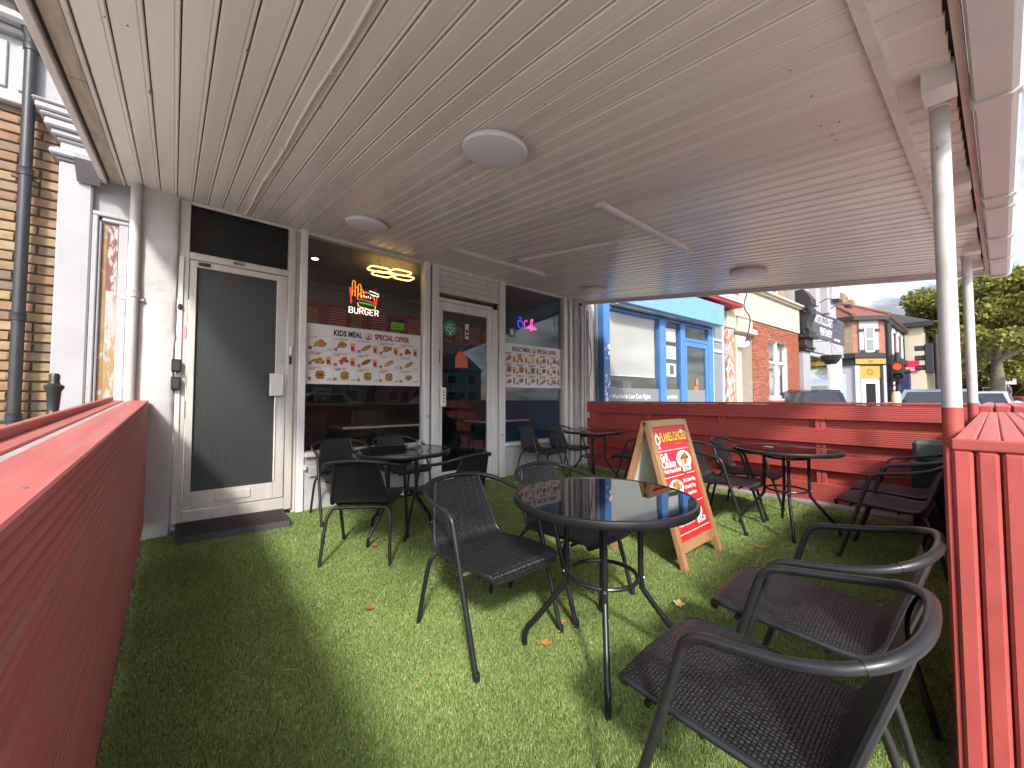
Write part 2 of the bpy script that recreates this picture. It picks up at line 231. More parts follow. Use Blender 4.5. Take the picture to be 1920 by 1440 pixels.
# ------------------------------------------------------------------ geometry helpers
class G:
    def __init__(s): s.v = []; s.f = []; s.mi = []; s.cur = 0
    def add(s, vs, fs):
        o = len(s.v); s.v += [tuple(p) for p in vs]; s.f += [tuple(i + o for i in q) for q in fs]; s.mi += [s.cur] * len(fs); return s
    def box(s, x0, y0, z0, x1, y1, z1, b=0):
        if x0 > x1: x0, x1 = x1, x0
        if y0 > y1: y0, y1 = y1, y0
        if z0 > z1: z0, z1 = z1, z0
        if not b:
            return s.add([(x0, y0, z0), (x1, y0, z0), (x1, y1, z0), (x0, y1, z0), (x0, y0, z1), (x1, y0, z1), (x1, y1, z1), (x0, y1, z1)],
                         [(0, 3, 2, 1), (4, 5, 6, 7), (0, 1, 5, 4), (1, 2, 6, 5), (2, 3, 7, 6), (3, 0, 4, 7)])
        b = min(b, (x1 - x0) * .45, (y1 - y0) * .45, (z1 - z0) * .45)
        lo = (x0, y0, z0); hi = (x1, y1, z1); V = []; ix = {}
        for c in range(8):
            sg = [(c >> k) & 1 for k in range(3)]
            for a in range(3):
                p = [0, 0, 0]
                for k in range(3):
                    full = hi[k] if sg[k] else lo[k]
                    p[k] = full if k == a else (full - b if sg[k] else full + b)
                ix[(c, a)] = len(V); V.append(tuple(p))
        F = []
        def q(l): F.append(tuple(l))
        for a in range(3):
            o1, o2 = [(1, 2), (2, 0), (0, 1)][a]
            for sd in (0, 1):
                cs = [(sd << a) | (i << o1) | (j << o2) for i, j in ((0, 0), (1, 0), (1, 1), (0, 1))]
                l = [ix[(c, a)] for c in cs]; q(l if sd else l[::-1])
        for a in range(3):
            o1, o2 = [(1, 2), (2, 0), (0, 1)][a]
            for i in (0, 1):
                for j in (0, 1):
                    c0 = (i << o1) | (j << o2); c1 = c0 | (1 << a)
                    l = [ix[(c0, o1)], ix[(c1, o1)], ix[(c1, o2)], ix[(c0, o2)]]
                    q(l if (i ^ j) else l[::-1])
        for c in range(8):
            l = [ix[(c, 0)], ix[(c, 1)], ix[(c, 2)]]
            n = bin(c).count('1') % 2
            q(l if n else l[::-1])
        return s.add(V, F)
    def obox(s, c, ux, uy, uz, hx, hy, hz):
        c, ux, uy, uz = Vector(c), Vector(ux).normalized(), Vector(uy).normalized(), Vector(uz).normalized()
        V = [c + ux * (a * hx) + uy * (b * hy) + uz * (d * hz) for d in (-1, 1) for a, b in ((-1, -1), (1, -1), (1, 1), (-1, 1))]
        return s.add(V, [(0, 3, 2, 1), (4, 5, 6, 7), (0, 1, 5, 4), (1, 2, 6, 5), (2, 3, 7, 6), (3, 0, 4, 7)])
    def tube(s, pts, r, n=8, closed=False, caps=True):
        P = [Vector(p) for p in pts]; m = len(P); rr = r if isinstance(r, (list, tuple)) else [r] * m
        T = []
        for i in range(m):
            if closed: d = P[(i + 1) % m] - P[i - 1]
            else: d = P[min(i + 1, m - 1)] - P[max(i - 1, 0)]
            T.append(d.normalized())
        u = T[0].orthogonal().normalized(); V = []; F = []
        for i in range(m):
            if i: 
                u = u - T[i] * u.dot(T[i]); u.normalize()
            w_ = T[i].cross(u)
            for k in range(n):
                a = 2 * PI * k / n; V.append(P[i] + (u * math.cos(a) + w_ * math.sin(a)) * rr[i])
        for i in range(m if closed else m - 1):
            j = (i + 1) % m
            for k in range(n):
                k2 = (k + 1) % n; F.append((i * n + k, i * n + k2, j * n + k2, j * n + k))
        if caps and not closed: F.append(tuple(range(n - 1, -1, -1))); F.append(tuple((m - 1) * n + k for k in range(n)))
        return s.add(V, F)
    def lathe(s, prof, c=(0, 0, 0), n=24, cap=True):
        V = []; F = []; m = len(prof)
        for r, z in prof:
            for k in range(n):
                a = 2 * PI * k / n; V.append((c[0] + r * math.cos(a), c[1] + r * math.sin(a), c[2] + z))
        for i in range(m - 1):
            for k in range(n):
                k2 = (k + 1) % n; F.append((i * n + k, i * n + k2, (i + 1) * n + k2, (i + 1) * n + k))
        if cap: F.append(tuple(range(n - 1, -1, -1))); F.append(tuple((m - 1) * n + k for k in range(n)))
        return s.add(V, F)
    def prism(s, poly, fn, a, b):
        n = len(poly); V = [fn(p[0], p[1], a) for p in poly] + [fn(p[0], p[1], b) for p in poly]
        F = [tuple(range(n))[::-1], tuple(range(n, 2 * n))] + [(i, (i + 1) % n, n + (i + 1) % n, n + i) for i in range(n)]
        return s.add(V, F)
    def quad(s, a, b, c, d): return s.add([a, b, c, d], [(0, 1, 2, 3)])
    def poly(s, pts): return s.add(pts, [tuple(range(len(pts)))])
    def text(s, body, o, ux, uy, size, al='LEFT', bold=0, sx=1):
        c = bpy.data.curves.new('t', 'FONT'); c.body = body; c.size = size; c.align_x = al; c.offset = bold; c.resolution_u = 3
        ob_ = bpy.data.objects.new('t', c); COL.objects.link(ob_)
        me = bpy.data.meshes.new_from_object(ob_); ux, uy, o = Vector(ux), Vector(uy), Vector(o)
        s.add([o + ux * (v.co.x * sx) + uy * v.co.y for v in me.vertices], [tuple(p.vertices) for p in me.polygons])
        bpy.data.objects.remove(ob_); bpy.data.curves.remove(c); bpy.data.meshes.remove(me); return s
    def mesh(s, name='m', smooth=False, fix=True, ang=40):
        me = bpy.data.meshes.new(name); me.from_pydata(s.v, [], s.f)
        if fix:
            bm = bmesh.new(); bm.from_mesh(me); bmesh.ops.recalc_face_normals(bm, faces=bm.faces); bm.to_mesh(me); bm.free()
        if any(s.mi): me.polygons.foreach_set('material_index', s.mi)
        if smooth:
            me.polygons.foreach_set('use_smooth', [True] * len(me.polygons)); me.set_sharp_from_angle(angle=R(ang))
        me.update(); return me
def tag(o, label, cat, group=None):
    o['label'] = label; o['category'] = cat
    if group: o['group'] = group
    return o
def obj(name, g, m, parent=None, smooth=False, local=False, loc=None, fix=True):
    me = g if isinstance(g, bpy.types.Mesh) else g.mesh(name, smooth, fix)
    ms = m if isinstance(m, (list, tuple)) else [m]
    if not len(me.materials):
        for k in ms: me.materials.append(k)
    o = bpy.data.objects.new(name, me); COL.objects.link(o)
    if loc is not None: o.location = loc
    if parent:
        o.parent = parent
        if not local: o.matrix_parent_inverse = world_of(parent).inverted()
    return o
def world_of(o):
    if o.parent is None: return o.matrix_basis.copy()
    return world_of(o.parent) @ o.matrix_parent_inverse @ o.matrix_basis
def thing(name, label, cat, loc=(0, 0, 0), rz=0, group=None, rx=0):
    o = bpy.data.objects.new(name, None); COL.objects.link(o); o.location = loc; o.rotation_euler = (rx, 0, rz); o.empty_display_size = .1
    if label: tag(o, label, cat, group)
    return o
def struct(name, g, m, kind='structure'):
    o = obj(name, g, m); o['kind'] = kind; return o
def dup(root, loc, rz, label=None):
    r = root.copy(); COL.objects.link(r); r.location = loc; r.rotation_euler = (root.rotation_euler[0], 0, rz)
    if label: r['label'] = label
    for ch in list(root.children):
        c = ch.copy(); COL.objects.link(c); c.parent = r
        for gch in list(ch.children):
            d = gch.copy(); COL.objects.link(d); d.parent = c
    return r
def arc(c, r, a0, a1, n, fn): return [fn(c[0] + r * math.cos(a0 + (a1 - a0) * i / n), c[1] + r * math.sin(a0 + (a1 - a0) * i / n)) for i in range(n + 1)]
def spline(pts, n=6):
    P = [Vector(p) for p in pts]; out = []
    for i in range(len(P) - 1):
        p0 = P[max(i - 1, 0)]; p1 = P[i]; p2 = P[i + 1]; p3 = P[min(i + 2, len(P) - 1)]
        for k in range(n):
            t = k / n; out.append(.5 * ((2 * p1) + (p2 - p0) * t + (2 * p0 - 5 * p1 + 4 * p2 - p3) * t * t + (3 * p1 - p0 - 3 * p2 + p3) * t ** 3))
    out.append(P[-1]); return out
def grooved(length, h, t, n=8, gd=.004):
    """decking board lying along +x, face towards -y, height along z"""
    p = h / n; prof = []
    for i in range(n):
        z = i * p
        prof += [(gd if i else gd * .5, z + .0), (0, z + p * .22), (0, z + p * .80), (gd if i < n - 1 else gd * .5, z + p)]
    # remove doubles
    pr = [prof[0]]
    for q in prof[1:]:
        if abs(q[0] - pr[-1][0]) > 1e-6 or abs(q[1] - pr[-1][1]) > 1e-6: pr.append(q)
    poly = pr + [(t, h), (t, 0)]
    g = G(); n_ = len(poly)
    V = [(0, q[0], q[1]) for q in poly] + [(length, q[0], q[1]) for q in poly]
    F = [(i, (i + 1) % n_, n_ + (i + 1) % n_, n_ + i) for i in range(n_)]
    g.add(V, F)
    # end caps as fans towards the back edge keep the profile
    for o in (0, n_):
        for i in range(len(pr) - 1):
            V2 = [g.v[o + i], g.v[o + i + 1], (g.v[o][0], t, pr[i + 1][1]), (g.v[o][0], t, pr[i][1])]
            g.add(V2, [(0, 1, 2, 3)])
    return g

# ================================================================== SETTING
g = G(); g.quad((-300, -300, -.06), (500, -300, -.06), (500, 300, -.06), (-300, 300, -.06)); struct('ground', g, asphalt)
g = G(); g.quad((-40, -4.2, -.02), (90, -9.0, -.02), (90, 30, -.02), (-40, 30, -.02)); struct('pavement', g, pave)
g = G(); g.box(-40, -4.35, -.06, 90, -4.2, -.015, .01); k_ = struct('kerb', g, concrete)
g = G(); g.quad((-40, -17, -.02), (90, -17, -.02), (90, -13, -.02), (-40, -13, -.02)); struct('far_pavement', g, pave)
# bare strip below the fences and turf
g = G(); g.quad((-.2, -.3, -.008), (5.6, -.3, -.008), (5.6, 4.6, -.008), (-.2, 4.6, -.008)); struct('bare_ground', g, soil)
edge = [(-.145, .05), (.5, .16), (.85, .23), (1.1, .19), (1.35, .10), (1.6, .06), (2.2, .06), (3.2, .04), (4.4, .05), (4.95, .2), (5.15, .7), (5.25, 1.4), (5.32, 2.2), (5.36, 3.4), (5.36, 4.45), (3.58, 4.46), (3.5, 4.56), (2.7, 4.56), (2.6, 4.46), (-.145, 4.46)]
g = G(); g.poly([(x, y, .0) for x, y in edge]); struct('artificial_turf', g, turf_base)
def in_poly(px, py, poly):
    ins = np.zeros(len(px), bool); j = len(poly) - 1
    for i in range(len(poly)):
        xi, yi = poly[i]; xj, yj = poly[j]
        c = ((yi > py) != (yj > py)) & (px < (xj - xi) * (py - yi) / (yj - yi + 1e-12) + xi)
        ins ^= c; j = i
    return ins
def turf_blades():
    n = 2600000
    px = rng.uniform(-.15, 5.4, n); py = rng.uniform(0, 4.56, n)
    d = np.hypot(px, py)
    keep = rng.random(n) < np.clip((1.75 / np.maximum(d, .4)) ** 1.6, .12, 1.0)
    # only where the view reaches
    dep = px * .657 + py * .754; lat = px * .754 - py * .657
    keep &= (dep > .75) & (np.abs(lat) < dep * 1.42 + .15)
    keep &= in_poly(px + rng.normal(0, .012, n), py + rng.normal(0, .012, n), edge)
    sm = np.abs(py - 2.36 - .012 * np.sin(px * 2.3)) < .006
    keep &= ~(sm & (rng.random(n) < .75))
    px, py, d = px[keep], py[keep], d[keep]; n = len(px)
    h = rng.uniform(.008, .015, n); wd = (.0005 + .00042 * d) * rng.uniform(.7, 1.3, n)
    # combed patches lean together a little
    ph = np.sin(px * 3.1 + 1.3) * np.cos(py * 2.7) * 1.6 + .6
    a = np.where(rng.random(n) < .25, ph + rng.normal(0, .7, n), rng.uniform(0, 2 * np.pi, n))
    ln = rng.uniform(.003, .012, n); b = rng.uniform(0, np.pi, n)
    V = np.empty((n, 3, 3), np.float32)
    V[:, 0] = np.stack([px - np.cos(b) * wd, py - np.sin(b) * wd, np.zeros(n)], 1)
    V[:, 1] = np.stack([px + np.cos(b) * wd, py + np.sin(b) * wd, np.zeros(n)], 1)
    V[:, 2] = np.stack([px + np.cos(a) * ln, py + np.sin(a) * ln, h], 1)
    me = bpy.data.meshes.new('turf_pile'); me.vertices.add(3 * n); me.vertices.foreach_set('co', V.ravel())
    me.loops.add(3 * n); me.loops.foreach_set('vertex_index', np.arange(3 * n, dtype=np.int32))
    me.polygons.add(n); me.polygons.foreach_set('loop_start', np.arange(0, 3 * n, 3, dtype=np.int32)); me.polygons.foreach_set('loop_total', np.full(n, 3, np.int32))
    me.update(calc_edges=True); me.materials.append(blade)
    o = bpy.data.objects.new('turf_pile', me); COL.objects.link(o); o['kind'] = 'stuff'; tag(o, 'short green plastic grass pile covering the terrace floor', 'artificial grass')
    print('turf blades', n)
turf_blades()

# ================================================================== CANOPY
YF = 4.48; ZC = 2.92; SL = .125
def zc(y): return ZC - SL * (YF - y)
def yg(x): return -.01 - .0465 * (x - 1.74)          # front edge of the canopy
can = thing('canopy', 'white boarded lean-to canopy over the terrace', 'canopy', (0, YF, ZC), 0, None, math.atan(SL))
CS = math.hypot(1, SL)
NPL = 56; X0, X1 = -.33, 5.65; PW = (X1 - X0) / NPL
pw = PW
prof = [(.003, .016), (.003, .006), (.008, 0), (pw - .022, 0), (pw - .019, .0035), (pw - .014, .0035), (pw - .011, 0), (pw - .006, 0), (pw - .002, .006), (pw - .002, .016)]
g = G(); g.prism(prof, lambda a, b, t: (a, t, b), 0, -1)
plank_me = g.mesh('plank')
for i in range(NPL):
    x = X0 + i * PW; L_ = (YF - yg(x + PW / 2)) * CS
    o = obj('plank', plank_me, canopy_white, can, local=True, loc=(x, .01, random.uniform(-.0012, .0012))); o.scale = (1, L_, 1); o.rotation_euler = (0, random.uniform(-.006, .006), 0)
def cl(x, y, dz=0): return (x, (y - YF) * CS, dz)     # canopy local from plan position
g = G(); g.poly([cl(-.47, yg(-.47) - .02, .03), cl(5.68, yg(5.68) - .02, .03), cl(5.68, 4.6, .03), cl(-.47, 4.6, .03)]); top = [cl(-.47, yg(-.47) - .02, .12), cl(5.68, yg(5.68) - .02, .12), cl(5.68, 4.6, .12), cl(-.47, 4.6, .12)]
g.v += top; g.f += [(4, 5, 6, 7), (0, 1, 5, 4), (1, 2, 6, 5), (2, 3, 7, 6), (3, 0, 4, 7)]; g.mi += [0] * 5
obj('roof_deck', g, slate, can, local=True)
Lf = (YF - yg(-.4)) * CS
g = G(); g.box(-.352, -Lf, -.006, -.333, 0.02, .02, .003); obj('edge_bead', g, trim_white, can, local=True)
g = G()
for k in range(7): g.box(-.425, -Lf + k * .68, .001 + .002 * (k % 2), -.356, -Lf + k * .68 + .675, .02, .003)
obj('soffit_board', g, timber_bare, can, local=True)
g = G(); g.box(-.438, -Lf, .012, -.427, .02, .03); obj('shadow_gap', g, dark_gap, can, local=True)
g = G(); g.box(-.475, -Lf, -.028, -.44, .02, .13, .004); obj('side_fascia', g, trim_white, can, local=True)
g = G(); g.box(5.652, -(YF - yg(5.66)) * CS, -.04, 5.69, .02, .13, .004); obj('side_fascia', g, trim_white, can, local=True)
g = G(); g.box(5.60, -(YF - yg(5.6)) * CS, -.012, 5.648, .02, -.001, .003); obj('edge_trim', g, trim_white, can, local=True)
# surface cable with saddles, batten near the front edge, wall trim
g = G(); g.tube([cl(.478 + .006 * math.sin(k * 1.7), 4.44 - k * .36, -.010) for k in range(13)], .0075, 8); cab = obj('cable', g, canopy_white, can, True, local=True)
g = G()
for yy in (4.40, 3.95, 3.3, 2.65, 1.75, .9):
    g.box(.452, (yy - YF) * CS - .006, -.006, .505, (yy - YF) * CS + .006, -.0005, .002); g.tube([cl(.478 + .012 * math.cos(a), yy, -.008 - .012 * math.sin(a)) for a in (0, .8, 1.57, 2.34, 3.14)], .004, 5)
    for dx in (-.02, .02): g.lathe([(.003, -.009), (.003, -.006)], cl(.478 + dx, yy), 6)
obj('cable_clip', g, trim_white, cab, local=True)['kind'] = 'stuff'
g = G()
a0 = cl(-.3, yg(-.3) + .17, -.011); a1 = cl(5.55, yg(5.55) + .17, -.011)
dv_ = Vector(a1) - Vector(a0); g.obox((Vector(a0) + Vector(a1)) / 2, dv_, Vector((-dv_.y, dv_.x, 0)), (0, 0, 1), dv_.length / 2, .0175, .011); obj('batten', g, trim_white, can, local=True)
g = G(); g.box(.0, -.032, -.03, 5.2, -.004, -.002, .004); obj('wall_trim', g, trim_white, can, local=True)
g = G(); rn = random.Random(11)
for k in range(70):
    x = X0 + (rn.randrange(NPL) + rn.choice((.04, .5, .9))) * PW; y = rn.choice((.35, 1.2, 2.1, 3.0, 3.9, 4.3)) + rn.uniform(-.04, .04)
    g.lathe([(.0032, -.0022), (.0032, .001)], cl(x, y), 6)
obj('nail_heads', g, dark_gap, can, local=True)['kind'] = 'stuff'
knot = mat('knot_stain', (.20, .15, .11), .6, var=.3, vs=60)
for x, y, s in ((-.12, 2.62, .02), (.9, 3.3, .012), (2.3, 2.4, .014), (3.6, 1.2, .012), (.2, 1.9, .012)):
    g = G(); g.poly([cl(x + s * .45 * math.cos(a), y + s * 1.1 * math.sin(a), -.0016) for a in [q * PI / 6 for q in range(12)]]); obj('knot', g, knot, can, local=True)
# fascia, gutter, joist ends (world coordinates)
def gl(x, dy, z): return (x, yg(x) + dy, z)
ZE = zc(0)
def gbox(g, x0, x1, y0, y1, z0, z1):
    V = [gl(x0, y0, z0), gl(x1, y0, z0), gl(x1, y1, z0), gl(x0, y1, z0), gl(x0, y0, z1), gl(x1, y0, z1), gl(x1, y1, z1), gl(x0, y1, z1)]
    g.add(V, [(0, 3, 2, 1), (4, 5, 6, 7), (0, 1, 5, 4), (1, 2, 6, 5), (2, 3, 7, 6), (3, 0, 4, 7)])
g = G(); gbox(g, -.47, 5.69, -.028, -.004, ZE - .03, ZE + .16); obj('fascia', g, trim_white, can)
GP = [(-.032, .035), (-.032, -.075), (-.040, -.09), (-.125, -.095), (-.142, -.085), (-.152, -.03), (-.158, .045), (-.15, .048), (-.144, -.025), (-.135, -.075), (-.12, -.085), (-.044, -.08), (-.038, -.07), (-.038, .035)]
g = G(); g.prism(GP, lambda a, b, t: gl(t, a, ZE + b), -.5, 5.72); gut = obj('gutter', g, pipe_white, can)
for xj in (-.2, 1.05, 2.28, 3.42, 3.62, 4.3, 4.95, 5.62):
    JP = [(-.026, .04), (-.026, -.083), (-.036, -.10), (-.128, -.105), (-.15, -.093), (-.162, -.03), (-.168, .055), (-.155, .055), (-.15, -.01), (-.05, -.07), (-.034, .04)]
    g = G(); g.prism(JP, lambda a, b, t: gl(t, a, ZE + b), xj - .022, xj + .022); obj('gutter_joint', g, pipe_white, gut)
for xb in (1.15, 2.06, 3.1, 3.85, 4.6, 5.2):
    g = G(); gbox(g, xb + .02, xb + .13, .0, .085, ZE - .075, ZE + .02); obj('joist_end', g, trim_white, can)

# posts
def post(x, y, r, label, clampz=None):
    t = thing('canopy_post', label, 'post', (x, y, 0), 0, 'canopy posts')
    zt = zc(y)
    g = G(); g.tube([(x, y, 1.115), (x + .002, y, 1.6), (x - .003, y, 2.1), (x, y, zt - .02)], r, 20); obj('shaft', g, white_plaster, t, True)
    g = G(); g.tube([(x, y, -.01), (x, y, 1.117)], r + .001, 20); obj('red_base', g, red_paint, t, True)
    g = G(); g.lathe([(r + .001, -.03), (r + .004, -.026), (r + .004, .0)], (x, y, zt - .012), 20); obj('head_collar', g, trim_white, t)
    g = G(); g.tube([(x - r - .004, y + .01, zt - .22), (x - r - .012, y + .005, zt - .21), (x - r - .01, y - .02, zt - .20)], .003, 6); obj('hook', g, steel, t)
    if clampz:
        g = G(); g.lathe([(r + .001, -.016), (r + .008, -.014), (r + .008, .014), (r + .001, .016)], (x, y, clampz), 16, False)
        g.box(x - .10, y - .012, clampz - .012, x - r, y + .0, clampz + .014, .003); g.box(x + r, y - .014, clampz - .014, x + .07, y + .004, clampz + .016, .003)
        g.tube([(x + .05, y - .03, clampz), (x + .05, y + .02, clampz)], .012, 10); obj('pipe_clamp', g, trim_white, t)
post(2.31, .018, .0285, 'white round post with red base, nearer one by the grooved end of fence')
post(4.92, -.075, .030, 'white round post with red base and a clamp, farther one')

# ceiling lights
def ceiling_light(x, y, label):
    t = thing('ceiling_light', label, 'ceiling light', (x, y, zc(y)), 0, 'round ceiling lights', math.atan(SL))
    g = G(); g.lathe([(.150, -.001), (.150, -.030)], n=40); obj('base_plate', g, light_plastic, t, True, True)
    g = G(); g.lathe([(.178, -.018), (.182, -.026), (.182, -.034), (.176, -.044), (.15, -.052), (.08, -.057), (.001, -.058)], n=48); obj('diffuser', g, light_plastic, t, True, True)
ceiling_light(1.325, 1.66, 'largest round white ceiling light, above the middle of the terrace')
ceiling_light(1.325, 3.58, 'round white ceiling light near the burger window')
ceiling_light(4.70, 1.47, 'round white ceiling light above the table by the red side fence')
ceiling_light(4.73, 3.53, 'round white ceiling light in the far corner by the security camera')
def tube_light(p0, p1, label):
    a = Vector((p0[0], p0[1], zc(p0[1]))); b = Vector((p1[0], p1[1], zc(p1[1]))); m = (a + b) / 2; d = (b - a); L_ = d.length; u = d.normalized()
    up = Vector((0, -SL, 1)).normalized(); sd = u.cross(up).normalized(); up = sd.cross(u)
    t = thing('batten_light', label, 'batten light', m, 0, 'slim ceiling batten lights')
    P_ = [(-.036, -.001), (-.030, -.014), (-.018, -.024), (0, -.028), (.018, -.024), (.030, -.014), (.036, -.001)]
    g = G(); g.prism(P_, lambda q, r_, s: a + u * s + sd * q + up * r_, .055, L_ - .055); obj('diffuser', g, light_plastic, t, True)
    for s0, s1 in ((0, .054), (L_ - .054, L_)):
        Q = [(-.041, -.001), (-.034, -.018), (-.02, -.029), (0, -.033), (.02, -.029), (.034, -.018), (.041, -.001)]
        g = G(); g.prism(Q, lambda q, r_, s: a + u * s + sd * q + up * r_, s0, s1); obj('end_cap', g, trim_white, t)
tube_light((2.29, 1.67), (3.67, 1.64), 'slim white batten light nearest the street, running across the planks')
tube_light((3.03, 3.33), (3.08, 2.0), 'slim white batten light running along the planks')
tube_light((2.27, 3.60), (3.66, 3.56), 'slim white batten light above the shop door')

# ================================================================== RESTAURANT FRONT
shop = thing('restaurant_building', 'takeaway shopfront with white framed windows under the canopy', 'building', (0, 4.48, 0))
def part(name, m, *boxes, b=.003, parent=None, smooth=False):
    g = G()
    for q in boxes: g.box(*q, b)
    return obj(name, g, m, parent or shop, smooth)
# pilaster left of the flat door, uneven plaster
def plaster_pier(name, x0, x1, y0, y1, z0, z1, m, parent, nz=30, amp=.005, seed=1):
    r = random.Random(seed); g = G(); prof = []
    for a, b_ in ((x0, y1), (x0, y0 + .03), (x0 + .012, y0 + .008), (x0 + .04, y0), ((x0 + x1) / 2, y0 - .002), (x1 - .04, y0), (x1 - .012, y0 + .008), (x1, y0 + .03), (x1, y1)): prof.append((a, b_))
    V = []; n = len(prof)
    for k in range(nz + 1):
        z = z0 + (z1 - z0) * k / nz
        for i, (a, b_) in enumerate(prof):
            V.append((a + r.uniform(-amp, amp) * (0 < i < n - 1), b_ + r.uniform(-amp, amp) * (0 < i < n - 1), z))
    F = [(k * n + i, k * n + i + 1, (k + 1) * n + i + 1, (k + 1) * n + i) for k in range(nz) for i in range(n - 1)]
    g.add(V, F); return obj(name, g, m, parent, True)
plaster_pier('pilaster', -.30, .012, 4.40, 4.60, .0, 2.95, white_plaster, shop, seed=3)
part('upper_wall', far_stock, (-.30, 4.60, 2.96, 5.95, 9.2, 7.0), b=0)
# flat door
part('door_frame', alu, (.015, 4.44, .05, .085, 4.56, 2.90), (.862, 4.44, .05, .925, 4.56, 2.90), (.087, 4.44, 2.395, .86, 4.56, 2.455), (.087, 4.44, .06, .86, 4.56, .17), b=.004)
part('door_post', alu, (.93, 4.47, .0, .965, 4.56, 2.92), b=.003)
part('jamb_cover', frame_paint, (.016, 4.425, .08, .05, 4.439, 2.40), b=.003)
tr = part('transom_window', glass_dark, (.087, 4.50, 2.457, .86, 4.51, 2.90), b=0)
dr = thing('flat_door', None, None, (.1, 4.47, .17)); dr.parent = shop; dr.matrix_parent_inverse = shop.matrix_basis.inverted()
part('stile', alu, (.092, 4.445, .178, .14, 4.50, 2.385), parent=dr); part('stile', alu, (.765, 4.445, .178, .852, 4.50, 2.385), parent=dr)
part('rail', alu, (.141, 4.446, 2.33, .764, 4.50, 2.385), parent=dr); part('rail', alu, (.141, 4.446, .178, .764, 4.50, .33), parent=dr)
def wired():
    m = bpy.data.materials.new('wired_glass'); m.use_nodes = True; t = m.node_tree; N = t.nodes; b = N['Principled BSDF']
    b.inputs['Base Color'].default_value = (.014, .017, .016, 1); b.inputs['Roughness'].default_value = .34; b.inputs['Specular IOR Level'].default_value = .6
    tc = N.new('ShaderNodeTexCoord'); ck = []
    for dr_ in ('X', 'Z'):
        wv = N.new('ShaderNodeTexWave'); wv.wave_type = 'BANDS'; wv.bands_direction = dr_; wv.inputs['Scale'].default_value = 26; wv.wave_profile = 'SIN'; t.links.new(tc.outputs['Object'], wv.inputs['Vector']); ck.append(wv)
    mlt = N.new('ShaderNodeMath'); mlt.operation = 'MAXIMUM'; t.links.new(ck[0].outputs['Fac'], mlt.inputs[0]); t.links.new(ck[1].outputs['Fac'], mlt.inputs[1])
    bp = N.new('ShaderNodeBump'); bp.inputs['Distance'].default_value = .0016; t.links.new(mlt.outputs[0], bp.inputs['Height']); t.links.new(bp.outputs[0], b.inputs['Normal'])
    rp = N.new('ShaderNodeMapRange'); rp.inputs[1].default_value = .8; rp.inputs[2].default_value = 1; rp.inputs[3].default_value = .026; rp.inputs[4].default_value = .060; t.links.new(mlt.outputs[0], rp.inputs[0])
    cm = N.new('ShaderNodeCombineColor')
    for i, k_ in enumerate((.88, 1.0, .95)):
        mk = N.new('ShaderNodeMath'); mk.operation = 'MULTIPLY'; mk.inputs[1].default_value = k_; t.links.new(rp.outputs[0], mk.inputs[0]); t.links.new(mk.outputs[0], cm.inputs[i])
    t.links.new(cm.outputs[0], b.inputs['Base Color']); return m
part('pane', wired(), (.141, 4.472, .331, .764, 4.482, 2.329), b=0, parent=dr)
part('letter_plate', alu, (.31, 4.436, .225, .58, 4.445, .305), b=.003, parent=dr)
part('pull_handle', frame_paint, (.715, 4.405, 1.18, .835, 4.444, 1.40), b=.006, parent=dr)
part('slim_bar', frame_white, (.760, 4.43, .36, .772, 4.444, 1.18), b=.003, parent=dr)
g = G(); g.lathe([(.012, 0), (.012, .012)], (0, 0, 0), 12); lk = obj('lock', g, steel, dr); lk.location = (.81, 4.444, 1.52); lk.rotation_euler = (R(90), 0, 0)
part('door_closer_plate', dark_gap, (.15, 4.438, 2.345, .235, 4.445, 2.375), b=0, parent=dr)
g = G(); g.text('465A', (.40, 4.436, 2.412), (1, 0, 0), (0, 0, 1), .042, bold=.0012); obj('door_number', g, p_black, shop)
part('sticker', p_pink, (.052, 4.436, 1.68, .08, 4.439, 1.79), b=0)
for z0, z1 in ((1.38, 1.49), (1.23, 1.34)):
    o = part('entry_phone', black_plastic, (-.012, 4.375, z0, .05, 4.424, z1), b=.006); part('entry_phone_face', dark_rubber, (-.004, 4.372, z0 + .015, .042, 4.3745, z1 - .015), b=0, parent=o)
part('keypad', white_board, (.88, 4.42, 1.60, .905, 4.439, 1.68), b=.005); part('keypad', black_plastic, (.88, 4.425, 1.50, .902, 4.439, 1.585), b=.004)
g = G(); g.lathe([(.022, 0), (.02, .008), (.0, .01)], n=14); lk = obj('bell_push', g, black_plastic, shop); lk.location = (.033, 4.425, 1.95); lk.rotation_euler = (R(90), 0, 0); lk.scale = (.8, 1.3, 1)
# shop window frames
part('mullion', frame_white, (.968, 4.43, .0, 1.035, 4.55, 2.92), b=.005)
part('mullion', frame_white, (2.395, 4.43, .0, 2.475, 4.55, 2.95), b=.005)
part('door_jamb', frame_white, (2.505, 4.42, .0, 2.60, 4.55, 2.95), b=.005)
part('door_jamb', frame_white, (3.505, 4.44, .04, 3.60, 4.55, 2.46), b=.005)
part('mullion', frame_white, (3.625, 4.42, .0, 3.73, 4.55, 2.97), b=.005)
part('mullion', frame_paint, (5.06, 4.43, .0, 5.15, 4.55, 2.97), b=.005)
part('mullion', frame_white, (5.19, 4.40, .0, 5.235, 4.55, 2.97), b=.005)
part('shadow_gap', dark_gap, (2.477, 4.47, .0, 2.503, 4.56, 2.95), (3.602, 4.48, .0, 3.623, 4.56, 2.95), (5.152, 4.47, .0, 5.188, 4.56, 2.97), b=0)
part('stall_riser', white_plaster, (1.037, 4.452, .0, 2.393, 4.60, .545), b=.003); part('stall_riser', white_plaster, (3.732, 4.452, .0, 5.058, 4.60, .445), b=.003)
part('sill', frame_white, (1.037, 4.40, .547, 2.393, 4.58, .60), b=.008); part('sill', frame_white, (3.732, 4.40, .447, 5.058, 4.58, .50), b=.008)
